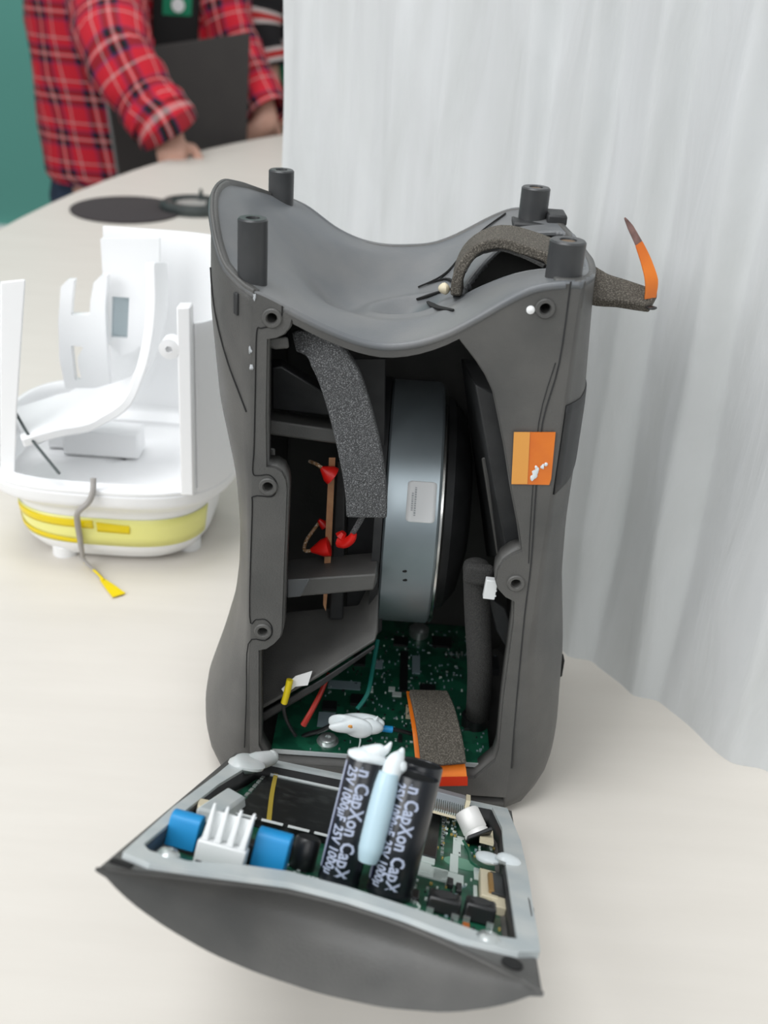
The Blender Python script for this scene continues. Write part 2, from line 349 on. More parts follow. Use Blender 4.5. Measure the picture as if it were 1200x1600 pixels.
# ================================================================== SPEAKER HOUSING (charcoal, open at the front)
Y0, DEP = .391, .1305
hs = thing('speaker_housing', 'charcoal plastic speaker housing standing upright with its front open', 'speaker', (.006, .456, 0))
hi = inv(hs)
TT = [0, .03, .108, .207, .3, .415, .57, .72, .877, 1]; TS = [0, .17, .53, .76, .906, 1, .93, .74, .44, .08]
ZL = [.0, .006, .014, .03, .057, .08, .104, .128, .153, .183, .2226, .2646]; XL = [-.0815, -.0818, -.082, -.0822, -.0739, -.068, -.0653, -.0648, -.0672, -.0748, -.0786, -.0781]
ZR = [.0, .006, .014, .03, .067, .109, .139, .165, .195, .2445, .2646]; XR = [.0910, .0915, .092, .0925, .0906, .0842, .0821, .082, .0819, .0781, .078]
XFL, XFR = -.0535, .0655
_zd = np.linspace(0, .28, 281); _k9 = np.hanning(19); _k9 /= _k9.sum()
def _sm(zk, xk): a = np.interp(_zd, zk, xk); return np.convolve(np.pad(a, 9, 'edge'), _k9, 'valid')
_xl, _xr = _sm(ZL, XL), _sm(ZR, XR)
_td = np.linspace(0, 1, 201); _kt = np.hanning(23); _kt /= _kt.sum(); _ts = np.interp(_td, TT, TS); _tsm = np.convolve(np.pad(_ts, 11, 'edge'), _kt, 'valid'); _ts = _tsm*np.clip(_td*25, 0, 1)+_ts*(1-np.clip(_td*25, 0, 1))
def wall_pt(side, t, z):
    s = float(np.interp(t, _td, _ts)); low = min(1, max(0, (.09-z)/.06)); s = s**(1-.5*low)
    xf, xe = (XFL, float(np.interp(z, _zd, _xl))) if side == 'L' else (XFR, float(np.interp(z, _zd, _xr)))
    if z < .022: q = math.sqrt(max(0, 1-((.022-z)/.022)**2)); xe = xf+(xe-xf)*(.25+.75*q)
    return Vector((xf+(xe-xf)*s, Y0+DEP*t, z))
# saddle shaped top: thin-plate spline through measured heights
ctrl = [(-.053, .391, .2408), (-.0358, .391, .2333), (-.0237, .391, .2283), (-.014, .391, .2253), (-.0044, .391, .224), (.0075, .391, .2259), (.019, .391, .2307), (.0324, .391, .2394), (.0476, .391, .2492), (.0655, .391, .2525),
        (-.0614, .5215, .2505), (-.0538, .5215, .249), (-.0462, .5215, .246), (-.0338, .5215, .2379), (-.0213, .5215, .2327), (-.0089, .5215, .2308), (.0033, .5215, .2314), (.0154, .5215, .2334), (.0271, .5215, .2388), (.0385, .5215, .2459), (.0499, .5215, .2515), (.0655, .5215, .252),
        (-.0578, .395, .2418), (-.0665, .405, .2458), (-.0723, .418, .2532), (-.0758, .43, .2602), (-.0781, .445, .2646), (-.0773, .452, .2659), (-.0757, .465, .2655), (-.0711, .485, .2609), (-.0639, .505, .2544),
        (.0754, .42, .2495), (.078, .445, .2485), (.077, .47, .2485), (.072, .5, .2505),
        (-.0555, .403, .2425), (-.060, .445, .2515), (-.046, .41, .2375), (-.050, .45, .2405), (-.042, .47, .2345), (-.056, .485, .2500), (-.032, .43, .2285), (-.032, .46, .2265), (-.03, .49, .2345),
        (-.015, .42, .2262), (.0, .41, .2255), (.0, .445, .2255), (-.012, .47, .2235), (.002, .475, .2255), (.0, .5, .2285), (.02, .43, .2305), (.02, .46, .2305), (.02, .49, .2335), (.04, .42, .2430), (.04, .46, .2405), (.042, .49, .2440), (.058, .44, .2470), (.055, .41, .2500)]
_c = np.array(ctrl); _n = len(_c)
def _phi(r2): return np.where(r2 > 1e-14, r2*np.log(r2+1e-20)*.5, 0)
_A = np.zeros((_n+3, _n+3)); _A[:_n, :_n] = _phi(((_c[:, None, :2]-_c[None, :, :2])**2).sum(-1))+np.eye(_n)*2e-6
_A[:_n, _n] = 1; _A[:_n, _n+1:] = _c[:, :2]; _A[_n:, :_n] = _A[:_n, _n:].T
_wt = np.linalg.solve(_A, np.concatenate([_c[:, 2], [0, 0, 0]]))
def zs(x, y, bump=True):
    r2 = ((_c[:, :2]-np.array([x, y]))**2).sum(-1); z = float(_wt[:_n]@_phi(r2)+_wt[_n]+_wt[_n+1]*x+_wt[_n+2]*y)
    if bump:
        e = math.hypot((x-.001)/.047, (y-.462)/.050); z -= .0048*(1-min(1, max(0, (e-.45)/.55))**2*(3-2*min(1, max(0, (e-.45)/.55))))
        d = math.hypot(x-.003, (y-.449)*1.0); z += -.0034*math.exp(-(d/.0085)**2)+.0018*math.exp(-((d-.016)/.005)**2)
        z += -.0024*math.exp(-(((x+.026)/.011)**2+((y-.452)/.016)**2))
    return z
def top_x(side, t):
    z = .25
    for _ in range(4):
        p = wall_pt(side, t, z); z = zs(p.x, p.y, False)
    return p.x, z
# outer shell: two bulging side walls, back and floor
mb = MB()
def side_fn(side):
    def fn(u, v):
        zt = top_x(side, u)[1]; z = .004+(zt-.004)*v; return wall_pt(side, u, z)
    return fn
mb.grid(side_fn('L'), 26, 46); mb.grid(side_fn('R'), 26, 46)
def back_fn(u, v):
    a = wall_pt('L', 1, .1).x; b = wall_pt('R', 1, .1).x; x = a+(b-a)*u; y = Y0+DEP; z = .004+(zs(x, y, False)-.004)*v
    xa = wall_pt('L', 1, z).x; xb = wall_pt('R', 1, z).x; return (xa+(xb-xa)*u, y, z)
mb.grid(back_fn, 30, 46)
bot = [wall_pt('L', t, .004) for t in np.linspace(0, 1, 26)]+[wall_pt('R', t, .004) for t in np.linspace(1, 0, 26)]
mb.add(bot, [tuple(range(len(bot)))])
o = mb.build('outer_shell', PL, hs, hi, merge=True, solid=.0028, soff=-1, angle=50)
SHELL = o
# saddle top
def inside(x, y, poly):
    c = False; j = len(poly)-1
    for i in range(len(poly)):
        if (poly[i][1] > y) != (poly[j][1] > y) and x < (poly[j][0]-poly[i][0])*(y-poly[i][1])/(poly[j][1]-poly[i][1])+poly[i][0]: c = not c
        j = i
    return c
HOLE = [(.0265, .440), (.034, .4335), (.046, .429), (.058, .425), (.0705, .423), (.074, .44), (.0745, .485), (.066, .4905), (.052, .489), (.040, .478), (.031, .466), (.0265, .452)]
def sad(u, v):
    xl = top_x('L', v)[0]; xr = top_x('R', v)[0]; uu = u; x = xl+(xr-xl)*uu; y = Y0+DEP*v; return (x, y, zs(x, y))
mb = MB(); mb.grid(sad, 110, 100, keep=lambda c: not inside(c.x, c.y, HOLE))
SAD = mb.build('saddle_top', PLS, hs, hi, solid=.0024, soff=-1, angle=60)
if SAD.data.polygons[10].normal.z < 0:
    SAD.data.flip_normals()
mb = MB(); hp = [Vector((x, y, zs(x, y)-.0012)) for x, y in HOLE]; mb.tube(hp+[hp[0]], .0014, 8, smooth=3); mb.build('opening_rim', PLS, hs, hi)
# rolled lip along the front of the saddle
mb = MB(); xs = np.linspace(-.040, .060, 60); mb.tube([(x, Y0+.0008, zs(x, Y0)-.0012) for x in xs], .0016, 10, smooth=1); mb.build('front_lip', PLS, hs, hi)
mb = MB(); xs = np.linspace(-.060, .060, 60); mb.tube([(x, Y0+DEP-.0008, zs(x, Y0+DEP)-.0012) for x in xs], .0016, 10, smooth=1); mb.build('rear_lip', PLS, hs, hi)
pts = []
for t in np.linspace(0, 1, 40): x, z = top_x('L', t); pts.append((x+.0004, Y0+DEP*t, z-.0002))
mb = MB(); mb.tube(pts, .0008, 8, smooth=1); lab(mb.build('wing_rim', PL, hs, hi), 'worn brownish edge of the left wing')
# slits in the saddle
def slit(name, pxs, w_=.0011):
    pts = []
    for px, py in pxs:
        p = T(px, py, .236)
        for _ in range(6): p = T(px, py, zs(p.x, p.y))
        pts.append((p.x, p.y, zs(p.x, p.y)+.0006))
    m_ = MB(); m_.ribbon(pts, [w_*.5, w_*1.3, w_, w_*.5], (.25, 1, .0), .0007, smooth=6); m_.build(name, BLK, hs, hi)
slit('slit', [(655, 427), (700, 404), (745, 371), (790, 333)], .0014); slit('slit', [(668, 430), (700, 438), (722, 458)], .0012); slit('slit', [(651, 465), (680, 460), (705, 453)], .002); slit('slit', [(668, 470), (682, 482), (708, 487)], .0018)

# front frame: plate with the opening, screw holes
def fz(px, py): p = S(px, py, Y0); return (p.x, p.z)
outer = [(XFL, .010)]+[(XFL, z) for z in np.linspace(.03, .235, 12)]+[(x, zs(x, Y0)-.0006) for x in np.linspace(XFL, XFR, 50)]+[(XFR, z) for z in np.linspace(.235, .03, 12)]+[(XFR, .010)]
open_px = [(404, 1165), (404, 1100), (404, 1016), (416, 1014), (428, 1006), (437, 996), (440, 985), (444, 870), (448, 765), (446, 750), (440, 738), (430, 732), (416, 730), (415, 650), (417, 530), (430, 528), (443, 522), (452, 511), (456, 498)]
lipx = np.linspace(-.0385, .0235, 14)
op = [fz(*q) for q in open_px]+[(x, zs(x, Y0)-.0052) for x in lipx]+[fz(*q) for q in [(745, 563), (760, 586), (772, 612), (779, 645), (790, 700), (800, 765), (811, 822), (816, 862), (800, 868), (787, 877), (778, 892), (776, 908), (780, 922), (790, 933), (804, 940), (803, 970), (787, 1092), (780, 1170), (774, 1190)]]
op = op+[(.050, .0195), (-.040, .0195), (-.0455, .022)]
BOSS = [(425, 497), (419, 760), (411, 986), (806, 911), (852, 482)]
loops = [outer, op]+[circ(*fz(*q), .0019) for q in BOSS]
vs, fs = plate2d(loops, .003)
mb = MB(); mb.add([Vector((v.x, Y0+.0015-v.z, v.y)) for v in vs], fs); mb.build('front_frame', PL, hs, hi, angle=30)
for q in BOSS:
    x, z = fz(*q); mb = MB(); mb.lathe((x, Y0+.014, z), (0, -1, 0), [(.0038, 0), (.0038, .0145), (.0034, .0150), (.0023, .0150), (.0020, .0144), (.0020, .003), (0, .003)], 24); mb.build('screw_boss', PL, hs, hi)
# inner flange that gives the frame depth behind the opening
cx_, cz_ = .004, .12
mb = MB(); n = len(op); a = [Vector((x, Y0+.002, z)) for x, z in op]; b = [Vector((x, Y0+.011, z)) for x, z in op]
mb.add(a+b, [(i, (i+1) % n, n+(i+1) % n, n+i) for i in range(n)]); mb.build('opening_flange', PL, hs, hi, solid=.0014, soff=0)
# sealing grooves (dark lines)
def groove(pxs, r=.00026, gm=BLK):
    m_ = MB(); m_.tube([S(px, py, Y0-.0001) for px, py in pxs], r, 6, smooth=4); m_.build('seal_groove', gm, hs, hi)
groove([(441, 478), (440, 494), (434, 505), (424, 510), (408, 513), (401, 520), (399, 600), (397, 697), (395, 738), (404, 743), (420, 742), (431, 752), (432, 765), (424, 776), (396, 776), (394, 800), (390, 962), (400, 968), (414, 968), (424, 978), (424, 992), (414, 1001), (388, 1006), (385, 1090), (382, 1168)])
groove([(892, 440), (874, 567), (848, 660), (838, 760), (830, 880), (820, 960), (806, 1110), (799, 1200)], .0003, PLD)
groove([(868, 567), (842, 660), (830, 800), (826, 880)], .0002, PLD)
mb = MB(); p = S(829, 484, Y0); mb.lathe(p+Vector((0, .0005, 0)), (0, -1, 0), [(.0016, 0), (.0016, .0009), (.0010, .0014), (0, .0015)], 16); lab(mb.build('glue_dot', LABEL, hs, hi), 'small white dot beside the top right screw hole')
# curved line on the left flank
pts = []
for t, z in ((.30, .238), (.24, .229), (.17, .219), (.10, .208), (.05, .198), (.02, .192)): p = wall_pt('L', t, z); pts.append(p+Vector((-.0002, -.0002, 0)))
mb = MB(); mb.tube(pts, .0003, 6); mb.build('flank_groove', BLK, hs, hi)
p = wall_pt('L', .055, .2335); mb = MB(); mb.box(p+Vector((-.0002, -.0002, 0)), (.0026, .0014, .0085), Matrix.Rotation(math.radians(-48), 3, 'Z')); mb.build('flank_notch', PLD, hs, hi, bevel=.0004)
for pxy in [(398, 463), (390, 548), (393, 575)]:
    mb = MB(); p = S(*pxy, Y0-.0002); mb.blob(p, (.0006, .0003, .0011), seed=pxy[0], n=10, amp=.6); lab(mb.build('scuff', LPRINT, hs, hi), 'pale scuff on the corner edge')
# posts
def post(x, y, z0, z1, r, ml, hole, name='post'):
    m_ = MB(); m_.lathe((x, y, z0), (0, 0, 1), [(r*1.05, 0), (r, .002), (r, z1-z0-.0006), (r-.0006, z1-z0), (r*.48, z1-z0), (r*.44, z1-z0-.0012), (r*.44, z1-z0-.004), (0, z1-z0-.004)], 32)
    o_ = m_.build(name, ml, hs, hi)
    m_ = MB(); m_.lathe((x, y, z1-.0035 if hole is BLK else z1-.0014), (0, 0, 1), [(r*.43, 0), (r*.43, .0008), (0, .0008)], 20); m_.build('post_bore', hole, o_, hi)
post(-.0555, .4029, .238, .2648, .0056, POSTM, BLK); post(.0605, .4029, .246, .2648, .0068, POSTM, PLUG); post(-.0573, .5095, .240, .2640, .0058, POSTM, BLK); post(.0587, .5095, .246, .2642, .0066, POSTM, PLUG)
mb = MB(); mb.box((.0620, .4045, .2470), (.012, .022, .011)); mb.build('front_post_block', PL, hs, hi, bevel=.0012)
mb = MB(); mb.box((.0610, .5080, .2435), (.024, .020, .013)); mb.box((.0690, .5080, .2515), (.009, .015, .005)); mb.build('rear_post_block', PLD, hs, hi, bevel=.001)
# foot
mb = MB(); ft = [Vector((.006+(p.x-.006)*.93, .456+(p.y-.456)*.93, 0)) for p in bot]; mb.hexa(ft, [p+Vector((0, 0, .0045)) for p in ft]); mb.build('foot', PLD, hs, hi, bevel=.001)
# tapes on the right edge
mb = MB(); q = [S(803, 675, Y0-.0006), S(868, 675, Y0-.0006), S(861, 748, Y0-.0006), S(858, 757, Y0-.0006), S(799, 756, Y0-.0006)]; mb.slab(q, (0, -.0004, 0)); OT = mb.build('orange_tape', ORANGE, hs, hi); lab(OT, 'orange film tape stuck over the right edge of the frame')
mb = MB(); q = [S(803, 675, Y0-.0011), S(828, 675, Y0-.0011), S(824, 756, Y0-.0011), S(799, 756, Y0-.0011)]; mb.slab(q, (0, -.0002, 0)); lab(mb.build('tape_fold', ORANGE2, OT, hi), 'paler doubled strip of the orange tape')
mb = MB()
for px, py, r in [(836, 741, .0013), (832, 747, .0010), (839, 735, .0008), (848, 729, .0007), (853, 726, .0006), (838, 730, .0005)]: mb.blob(S(px, py, Y0-.0012), (r, .0003, r*1.4), seed=px, n=10, amp=.3)
lab(mb.build('glue_smear', GLUE, OT, hi), 'white glue smear on the orange tape')
def patch(u, v):
    p = wall_pt('R', .015+u*.42, .166+v*.038+u*.006*(1-2*v)); return p+Vector((.0005, -.0005, 0))
mb = MB(); mb.grid(patch, 12, 10); lab(mb.build('black_tape', PLD, hs, hi, solid=.0008), 'black fabric tape patch on the right flank')
p = wall_pt('R', .40, .050); mb = MB(); mb.box(p+Vector((.0003, 0, 0)), (.002, .006, .010)); mb.build('side_port', BLK, hs, hi, bevel=.0005)

# --- woofer magnet inside
ZC, YC, RW = .116, .479, .059
wf = MB(); XA, XB = .0000, .0245
tilt = Vector((1, .0, -.0)).normalized()
wf.lathe((XA, YC, ZC), tilt, [(0, 0), (RW-.001, 0), (RW, .001), (RW, XB-XA-.001), (RW-.001, XB-XA), (0, XB-XA)], 96)
WF = wf.build('woofer', STEEL, hs, hi); lab(WF, 'grey steel magnet shell of the woofer')
mb = MB(); mb.lathe((XB, YC, ZC), tilt, [(RW-.004, 0), (RW-.0008, .0002), (RW-.0004, .0012), (RW-.0016, .0022), (RW-.006, .0024), (.02, .003), (0, .003)], 96); lab(mb.build('pole_plate', CHROME, WF, hi), 'bright rim plate on the magnet')
mb = MB(); mb.lathe((XB+.002, YC, ZC), tilt, [(RW-.007, 0), (RW-.008, .004), (RW-.016, .010), (.026, .014), (.02, .0145), (0, .0145)], 64); mb.build('driver_basket', PLD, WF, hi)
mb = MB(); mb.lathe((XA-.004, YC, ZC), tilt, [(0, 0), (RW+.001, 0), (RW+.001, .0036), (0, .0036)], 64); mb.build('mounting_ring', PLD, WF, hi)
# label wrapped on the drum
def drum(s, x, r): a = s/RW; return Vector((x, YC-r*math.cos(a), ZC+r*math.sin(a)))
def findlab(px, py):
    best = None
    for s in np.linspace(-.05, .09, 141):
        for x in np.linspace(0, .026, 53):
            q = proj(drum(s, x, RW)); d = (q[0]-px)**2+(q[1]-py)**2
            if best is None or d < best[0]: best = (d, s, x)
    return best[1:]
s0, x0 = findlab(659, 783)
def rrect(w_, h_, r, n=5):
    o_ = []
    for cx, cy, a0 in ((w_/2-r, h_/2-r, 0), (-w_/2+r, h_/2-r, 90), (-w_/2+r, -h_/2+r, 180), (w_/2-r, -h_/2+r, 270)):
        for k in range(n+1): a = math.radians(a0+90*k/n); o_.append((cx+r*math.cos(a), cy+r*math.sin(a)))
    return o_
s_a = findlab(660, 751)[0]; s_b = findlab(658, 816)[0]
LH = abs(s_a-s_b); LW = .0128
def on_drum(pts, r): return [drum(s0+y, x0+x, r) for x, y in pts]
ro = rrect(LW, LH, .0016)
def labgrid(u, v): 
    y = (v-.5)*LH; e = max(0, abs(y)-(LH/2-.0016)); wx = LW/2-(.0016-math.sqrt(max(0, .0016**2-e*e)) if e > 0 else 0)
    return drum(s0+y, x0+(2*u-1)*wx, RW+.0003)
mb = MB(); mb.grid(labgrid, 8, 40); LB = mb.build('label', LABEL, WF, hi, solid=.00015); lab(LB, 'white rounded paper label on the magnet')
mb = MB(); rng = random.Random(3)
for col, (ya, yb) in ((-.0040, (-.0040, .0040)), (-.0027, (-.0062, .0062))):
    y = ya
    while y < yb:
        h = rng.uniform(.0004, .0009); mb.add([drum(s0+yy, x0+col+xx, RW+.0006) for xx, yy in ((-.0004, y), (.0004, y), (.0004, y+h), (-.0004, y+h))], [(0, 1, 2, 3)]); y += h+.0003
mb.build('label_print', LPRINT, WF, hi)['kind'] = 'stuff'
mb = MB()
for px, py in ((632, 893), (632, 905)):
    s1, x1 = findlab(px, py); mb.blob(drum(s1, x1, RW), (.0011, .0004, .0007), n=10, seed=px)
mb.build('paint_speck', BLK, WF, hi)

# --- main circuit board on the housing floor
ZP = .0225
pcb_poly = [(-.0445, .3985), (.0575, .3985), (.0575, .470), (.052, .515), (-.040, .515), (-.0445, .45)]
mb = MB(); mb.slab([Vector((x, y, ZP-.0016)) for x, y in pcb_poly], (0, 0, .0016)); MP = mb.build('circuit_board', PCBM, hs, hi); lab(MP, 'green circuit board on the housing floor')
mb = MB(); mb.box((.0065, .3982, ZP-.0006), (.101, .0008, .0020)); mb.build('board_edge', GASK, MP, hi)
def chip(px, py, wpx, hpx, ht, m, name, z=ZP, par=MP, rot=0):
    c = T(px, py, z); k = (Vector(CAM)-c).length/FPX; e = abs(c.z-CAMH)/(Vector(CAM)-c).length
    m_ = MB(); m_.box((c.x, c.y, z+ht/2), (wpx*k, hpx*k/e, ht), Matrix.Rotation(rot, 3, 'Z')); return m_.build(name, m, par, hi)
for q in [(538, 1071, 50, 12, .0004, GREYP, 'pad'), (590, 1038, 16, 14, .0004, GREYP, 'pad'), (510, 1125, 26, 22, .0004, GREYP, 'pad'), (639, 1113, 10, 20, .0006, CREAM, 'connector'), (515, 1105, 22, 12, .0016, BLACKC, 'chip'), (562, 1032, 18, 18, .0016, BLACKC, 'chip'), (560, 1096, 24, 14, .0018, BLACKC, 'chip'), (631, 1050, 12, 60, .0012, BLACKC, 'chip'), (626, 1004, 22, 12, .0014, BLACKC, 'chip'), (668, 1080, 24, 14, .0016, BLACKC, 'chip'), (768, 1045, 20, 20, .004, BLACKC, 'chip'), (690, 1005, 30, 14, .0014, BLACKC, 'chip'), (735, 1135, 20, 14, .0018, BLACKC, 'chip'), (650, 1040, 12, 26, .001, GREYP, 'chip'), (792, 1046, 8, 18, .004, BLUE, 'capacitor'), (620, 1086, 14, 6, .0008, SILK, 'resistor'), (612, 1078, 10, 6, .0008, SILK, 'resistor'), (579, 1080, 8, 5, .0008, SILK, 'resistor'), (625, 1155, 6, 10, .0012, BLACKC, 'chip')]: chip(*q)
mb = MB(); rng = random.Random(11)
def tiny(m_, px, py, par_z=ZP, sc_=1.):
    c = T(px, py, par_z); a, b = (rng.uniform(.0005, .0016)*sc_, rng.uniform(.0004, .0010)*sc_)
    if rng.random() < .5: a, b = b, a
    m_.box((c.x, c.y, par_z+.0003), (a, b, .0006), m=rng.choice([0, 1, 2, 2, 3, 3, 3]))
def onboard(c): return inside(c.x, c.y, pcb_poly)
cnt = 0
while cnt < 420:
    px = rng.gauss(655, 75) if rng.random() < .75 else rng.uniform(480, 790); py = rng.uniform(985, 1175)
    c = T(px, py, ZP)
    if onboard(c): tiny(mb, px, py); cnt += 1
for k in range(9): tiny(mb, 698+k*9.5, 1022+k*.6)
for k in range(5): mb.box(T(697+k*8.2, 1022, ZP)+Vector((0, 0, .0006)), (.0010, .0016, .0012), m=1)
mb.build('surface_mount_parts', [SILK, TIN, BLACKC, GREYP], MP, hi)['kind'] = 'stuff'
c = T(512, 1158, ZP); mb = MB(); mb.lathe(c, (0, 0, 1), [(.0052, 0), (.0052, .0004), (.0040, .0005), (.0040, .0022), (.0034, .0026), (.0014, .0026), (.0012, .0016), (0, .0016)], 24); lab(mb.build('screw', TIN, MP, hi), 'silver screw at the front edge of the board')
c = T(655, 982, ZP+.004); mb = MB(); mb.lathe(c, (0, 0, 1), [(.0055, -.004), (.0055, 0), (.004, .0014), (0, .002)], 20); mb.build('screw', TIN, MP, hi)
c = T(743, 1118, ZP+.005); mb = MB(); mb.lathe(c, (0, 0, 1), [(.0066, -.005), (.0066, .0), (.005, .0004), (.0045, -.001), (0, -.001)], 28); lab(mb.build('round_capacitor', BLACKC, MP, hi), 'black round can on the board')
CAPB = c
# --- left driver bracket
DB = MB()
DB.hexa([S(545, 560, .440), S(603, 560, .440), S(597, 985, .440), S(580, 1000, .440), S(540, 1000, .440)], [S(545, 560, .452), S(603, 560, .452), S(597, 985, .452), S(580, 1000, .452), S(540, 1000, .452)])
BR_ = DB.build('driver_bracket', PLD, hs, hi, bevel=.0006)
def bar(name, front, back, m=PL):
    m_ = MB(); m_.hexa(front, back); o_ = m_.build(name, m, hs, hi, bevel=.0008); return o_
bar('cross_bar', [S(413, 655, .412), S(530, 672, .412), S(530, 694, .412), S(413, 678, .412)], [S(413, 640, .435), S(530, 655, .435), S(530, 690, .435), S(413, 672, .435)])
bar('cross_bar', [S(447, 906, .405), S(588, 897, .405), S(584, 922, .405), S(447, 934, .405)], [S(447, 874, .43), S(592, 862, .43), S(592, 905, .43), S(447, 915, .43)])
lab(bar('bar_tip', [S(449, 905, .4046), S(484, 904, .4046), S(470, 932, .4046), S(449, 934, .4046)], [S(449, 905, .4056), S(484, 904, .4056), S(470, 932, .4056), S(449, 934, .4056)], GASK if False else PLS), 'lighter end of the lower cross bar')
bar('strut', [S(526, 720, .428), S(541, 720, .428), S(536, 968, .428), S(514, 968, .428)], [S(526, 720, .436), S(541, 720, .436), S(536, 968, .436), S(514, 968, .436)], PLD)
bar('sloped_plate', [S(404, 1108, .402), S(497, 1056, .402), S(586, 999, .404), S(590, 985, .408), S(592, 880, .436), S(560, 945, .436), S(430, 958, .436), S(404, 1000, .42)], [S(404, 1112, .4035), S(497, 1060, .4035), S(586, 1003, .4055), S(591, 989, .4095), S(593, 884, .438), S(560, 949, .438), S(430, 962, .438), S(404, 1004, .422)])
bar('plate_lip', [S(404, 1116, .404), S(500, 1062, .404), S(586, 1006, .406), S(586, 1013, .406), S(500, 1074, .404), S(404, 1132, .404)], [S(404, 1116, .42), S(500, 1062, .42), S(586, 1006, .42), S(586, 1013, .42), S(500, 1074, .42), S(404, 1132, .42)], PLD)
bar('rib', [S(425, 575, .415), S(440, 572, .415), S(515, 618, .415), S(515, 650, .415), S(425, 640, .425)], [S(425, 560, .43), S(440, 560, .43), S(515, 605, .43), S(515, 640, .43), S(425, 625, .43)], PLD)
bar('clip', [S(419, 528, .398), S(450, 526, .398), S(452, 544, .398), S(430, 546, .398), S(419, 542, .398)], [S(419, 528, .402), S(450, 526, .402), S(452, 544, .402), S(430, 546, .402), S(419, 542, .402)], PL)
bar('hinge_lug', [S(415, 700, .405), S(430, 700, .405), S(430, 724, .405), S(415, 724, .405)], [S(415, 700, .412), S(430, 700, .412), S(430, 724, .412), S(415, 724, .412)], PL)
mb = MB(); mb.hexa([S(514, 715, .421), S(524, 715, .421), S(517, 872, .421), S(509, 955, .421), S(505, 945, .421), S(507, 870, .421)], [S(514, 715, .429), S(524, 715, .429), S(517, 872, .429), S(509, 955, .429), S(505, 945, .429), S(507, 870, .429)]); lab(mb.build('terminal_strip', COPPER, hs, hi), 'copper brown edge of the terminal strip')
def terminal(a, b, r0, r1, y):
    m_ = MB(); p0 = S(*a, y); p1 = S(*b, y); m_.lathe(p0, p1-p0, [(r0*.5, -.0006), (r0, 0), (r0*.9, (p1-p0).length*.35), (r1, (p1-p0).length), (0, (p1-p0).length)], 12); lab(m_.build('terminal_sleeve', RED, hs, hi), 'red insulated terminal')
terminal((520, 744), (502, 731), .0042, .0009, .418); terminal((514, 854), (486, 860), .0044, .0010, .418); terminal((508, 822), (498, 812), .0022, .0008, .43)
mb = MB(); mb.tube([S(532, 846, .416), S(540, 848, .414), S(549, 842, .412), S(553, 834, .411)], [.003, .0024, .002, .0013], 10); mb.tube([S(533, 838, .416), S(537, 832, .416)], [.0028, .0014], 8, smooth=1); lab(mb.build('terminal_sleeve', RED, hs, hi), 'red hooked terminal on the right of the strut')
BRAID = mat('copper_braid', (.30, .16, .07), .5, col2=(.8, .72, .6), nscale=900, contrast=(.5, .7))
mb = MB(); mb.tube([S(503, 731, .418), S(494, 725, .42), S(484, 721, .425)], .0008, 8); mb.build('wire', BRAID, hs, hi)
mb = MB(); mb.tube([S(488, 860, .418), S(476, 860, .419), S(478, 846, .425), S(490, 828, .43), S(500, 815, .43)], .0008, 8); mb.build('wire', BRAID, hs, hi)
# right side inner ribs
bar('inner_rib', [S(752, 715, .43), S(768, 713, .43), S(800, 855, .43), S(816, 868, .43), S(776, 868, .43)], [S(752, 715, .438), S(768, 713, .438), S(800, 855, .438), S(816, 868, .438), S(776, 868, .438)], PL)
bar('inner_rib', [S(760, 930, .412), S(790, 950, .412), S(802, 985, .412), S(796, 1020, .412), S(775, 985, .412)], [S(760, 930, .42), S(790, 950, .42), S(802, 985, .42), S(796, 1020, .42), S(775, 985, .42)], PLD)
bar('inner_panel', [S(742, 600, .405), S(775, 615, .405), S(822, 830, .405), S(822, 870, .405), S(792, 870, .405)], [S(720, 560, .47), S(775, 560, .47), S(830, 830, .47), S(830, 870, .47), S(760, 870, .47)], PLD)
# tube to the board and small white plug
mb = MB(); a = S(744, 884, .412); mb.tube([a, S(746, 960, .412), S(750, 1050, .413), CAPB+Vector((.001, 0, 0))], .0058, 14); mb.lathe(a, (-.05, -.02, 1), [(.0058, -.001), (.0055, .001), (.003, .0026), (0, .003)], 16); lab(mb.build('cable_sleeve', FOAMG, hs, hi), 'thick grey sleeve running down to the board')
mb = MB(); mb.box(S(748, 897, .404), (.0125, .005, .0100), Matrix.Rotation(.1, 3, 'Y')); lab(mb.build('foam_pad', FOAMG, hs, hi, bevel=.002), 'grey foam pad on the top of the sleeve')
mb = MB(); c = S(766, 919, .3975); mb.box(c, (.0050, .0035, .0092), Matrix.Rotation(.06, 3, 'Y'))
for k in range(3): mb.box(c+Vector((.0025, -.0012, -.0028+k*.0026)), (.0006, .0014, .0008))
mb.build('white_plug', WHITEC, hs, hi, bevel=.0003)
# wires
mb = MB(); mb.tube([S(453, 1062, .401), S(449, 1080, .400), S(444, 1098, .400)], .00155, 10); lab(mb.build('wire', YEL, hs, hi), 'short yellow sleeve')
mb = MB(); mb.tube([S(444, 1096, .4005), S(444, 1112, .401), S(450, 1130, .402), S(462, 1150, .403)], .0009, 8); mb.build('wire', BLACKC, hs, hi)
mb = MB(); mb.tube([S(514, 1052, .418), S(500, 1085, .41), S(486, 1112, .404), S(474, 1133, .402)], [.0010, .0012, .0013, .0015], 8); lab(mb.build('wire', REDW, hs, hi), 'red wire beside the sloped plate')
mb = MB(); mb.tube([S(590, 1000, .44), S(583, 1040, .43), S(577, 1075, .42), S(570, 1092, .416), S(558, 1108, .412)], .0011, 8); lab(mb.build('wire', GREENW, hs, hi), 'dark green wire across the board')
mb = MB(); mb.tube([S(612, 1139, .404), S(630, 1143, .405), S(648, 1148, .408)], .0010, 8); mb.build('wire', BLACKC, hs, hi)
mb = MB(); mb.cyl(S(597, 1138, .402), S(613, 1140, .4025), .0016, n=12); lab(mb.build('crimp_sleeve', BLUE, hs, hi), 'small blue crimp sleeve')
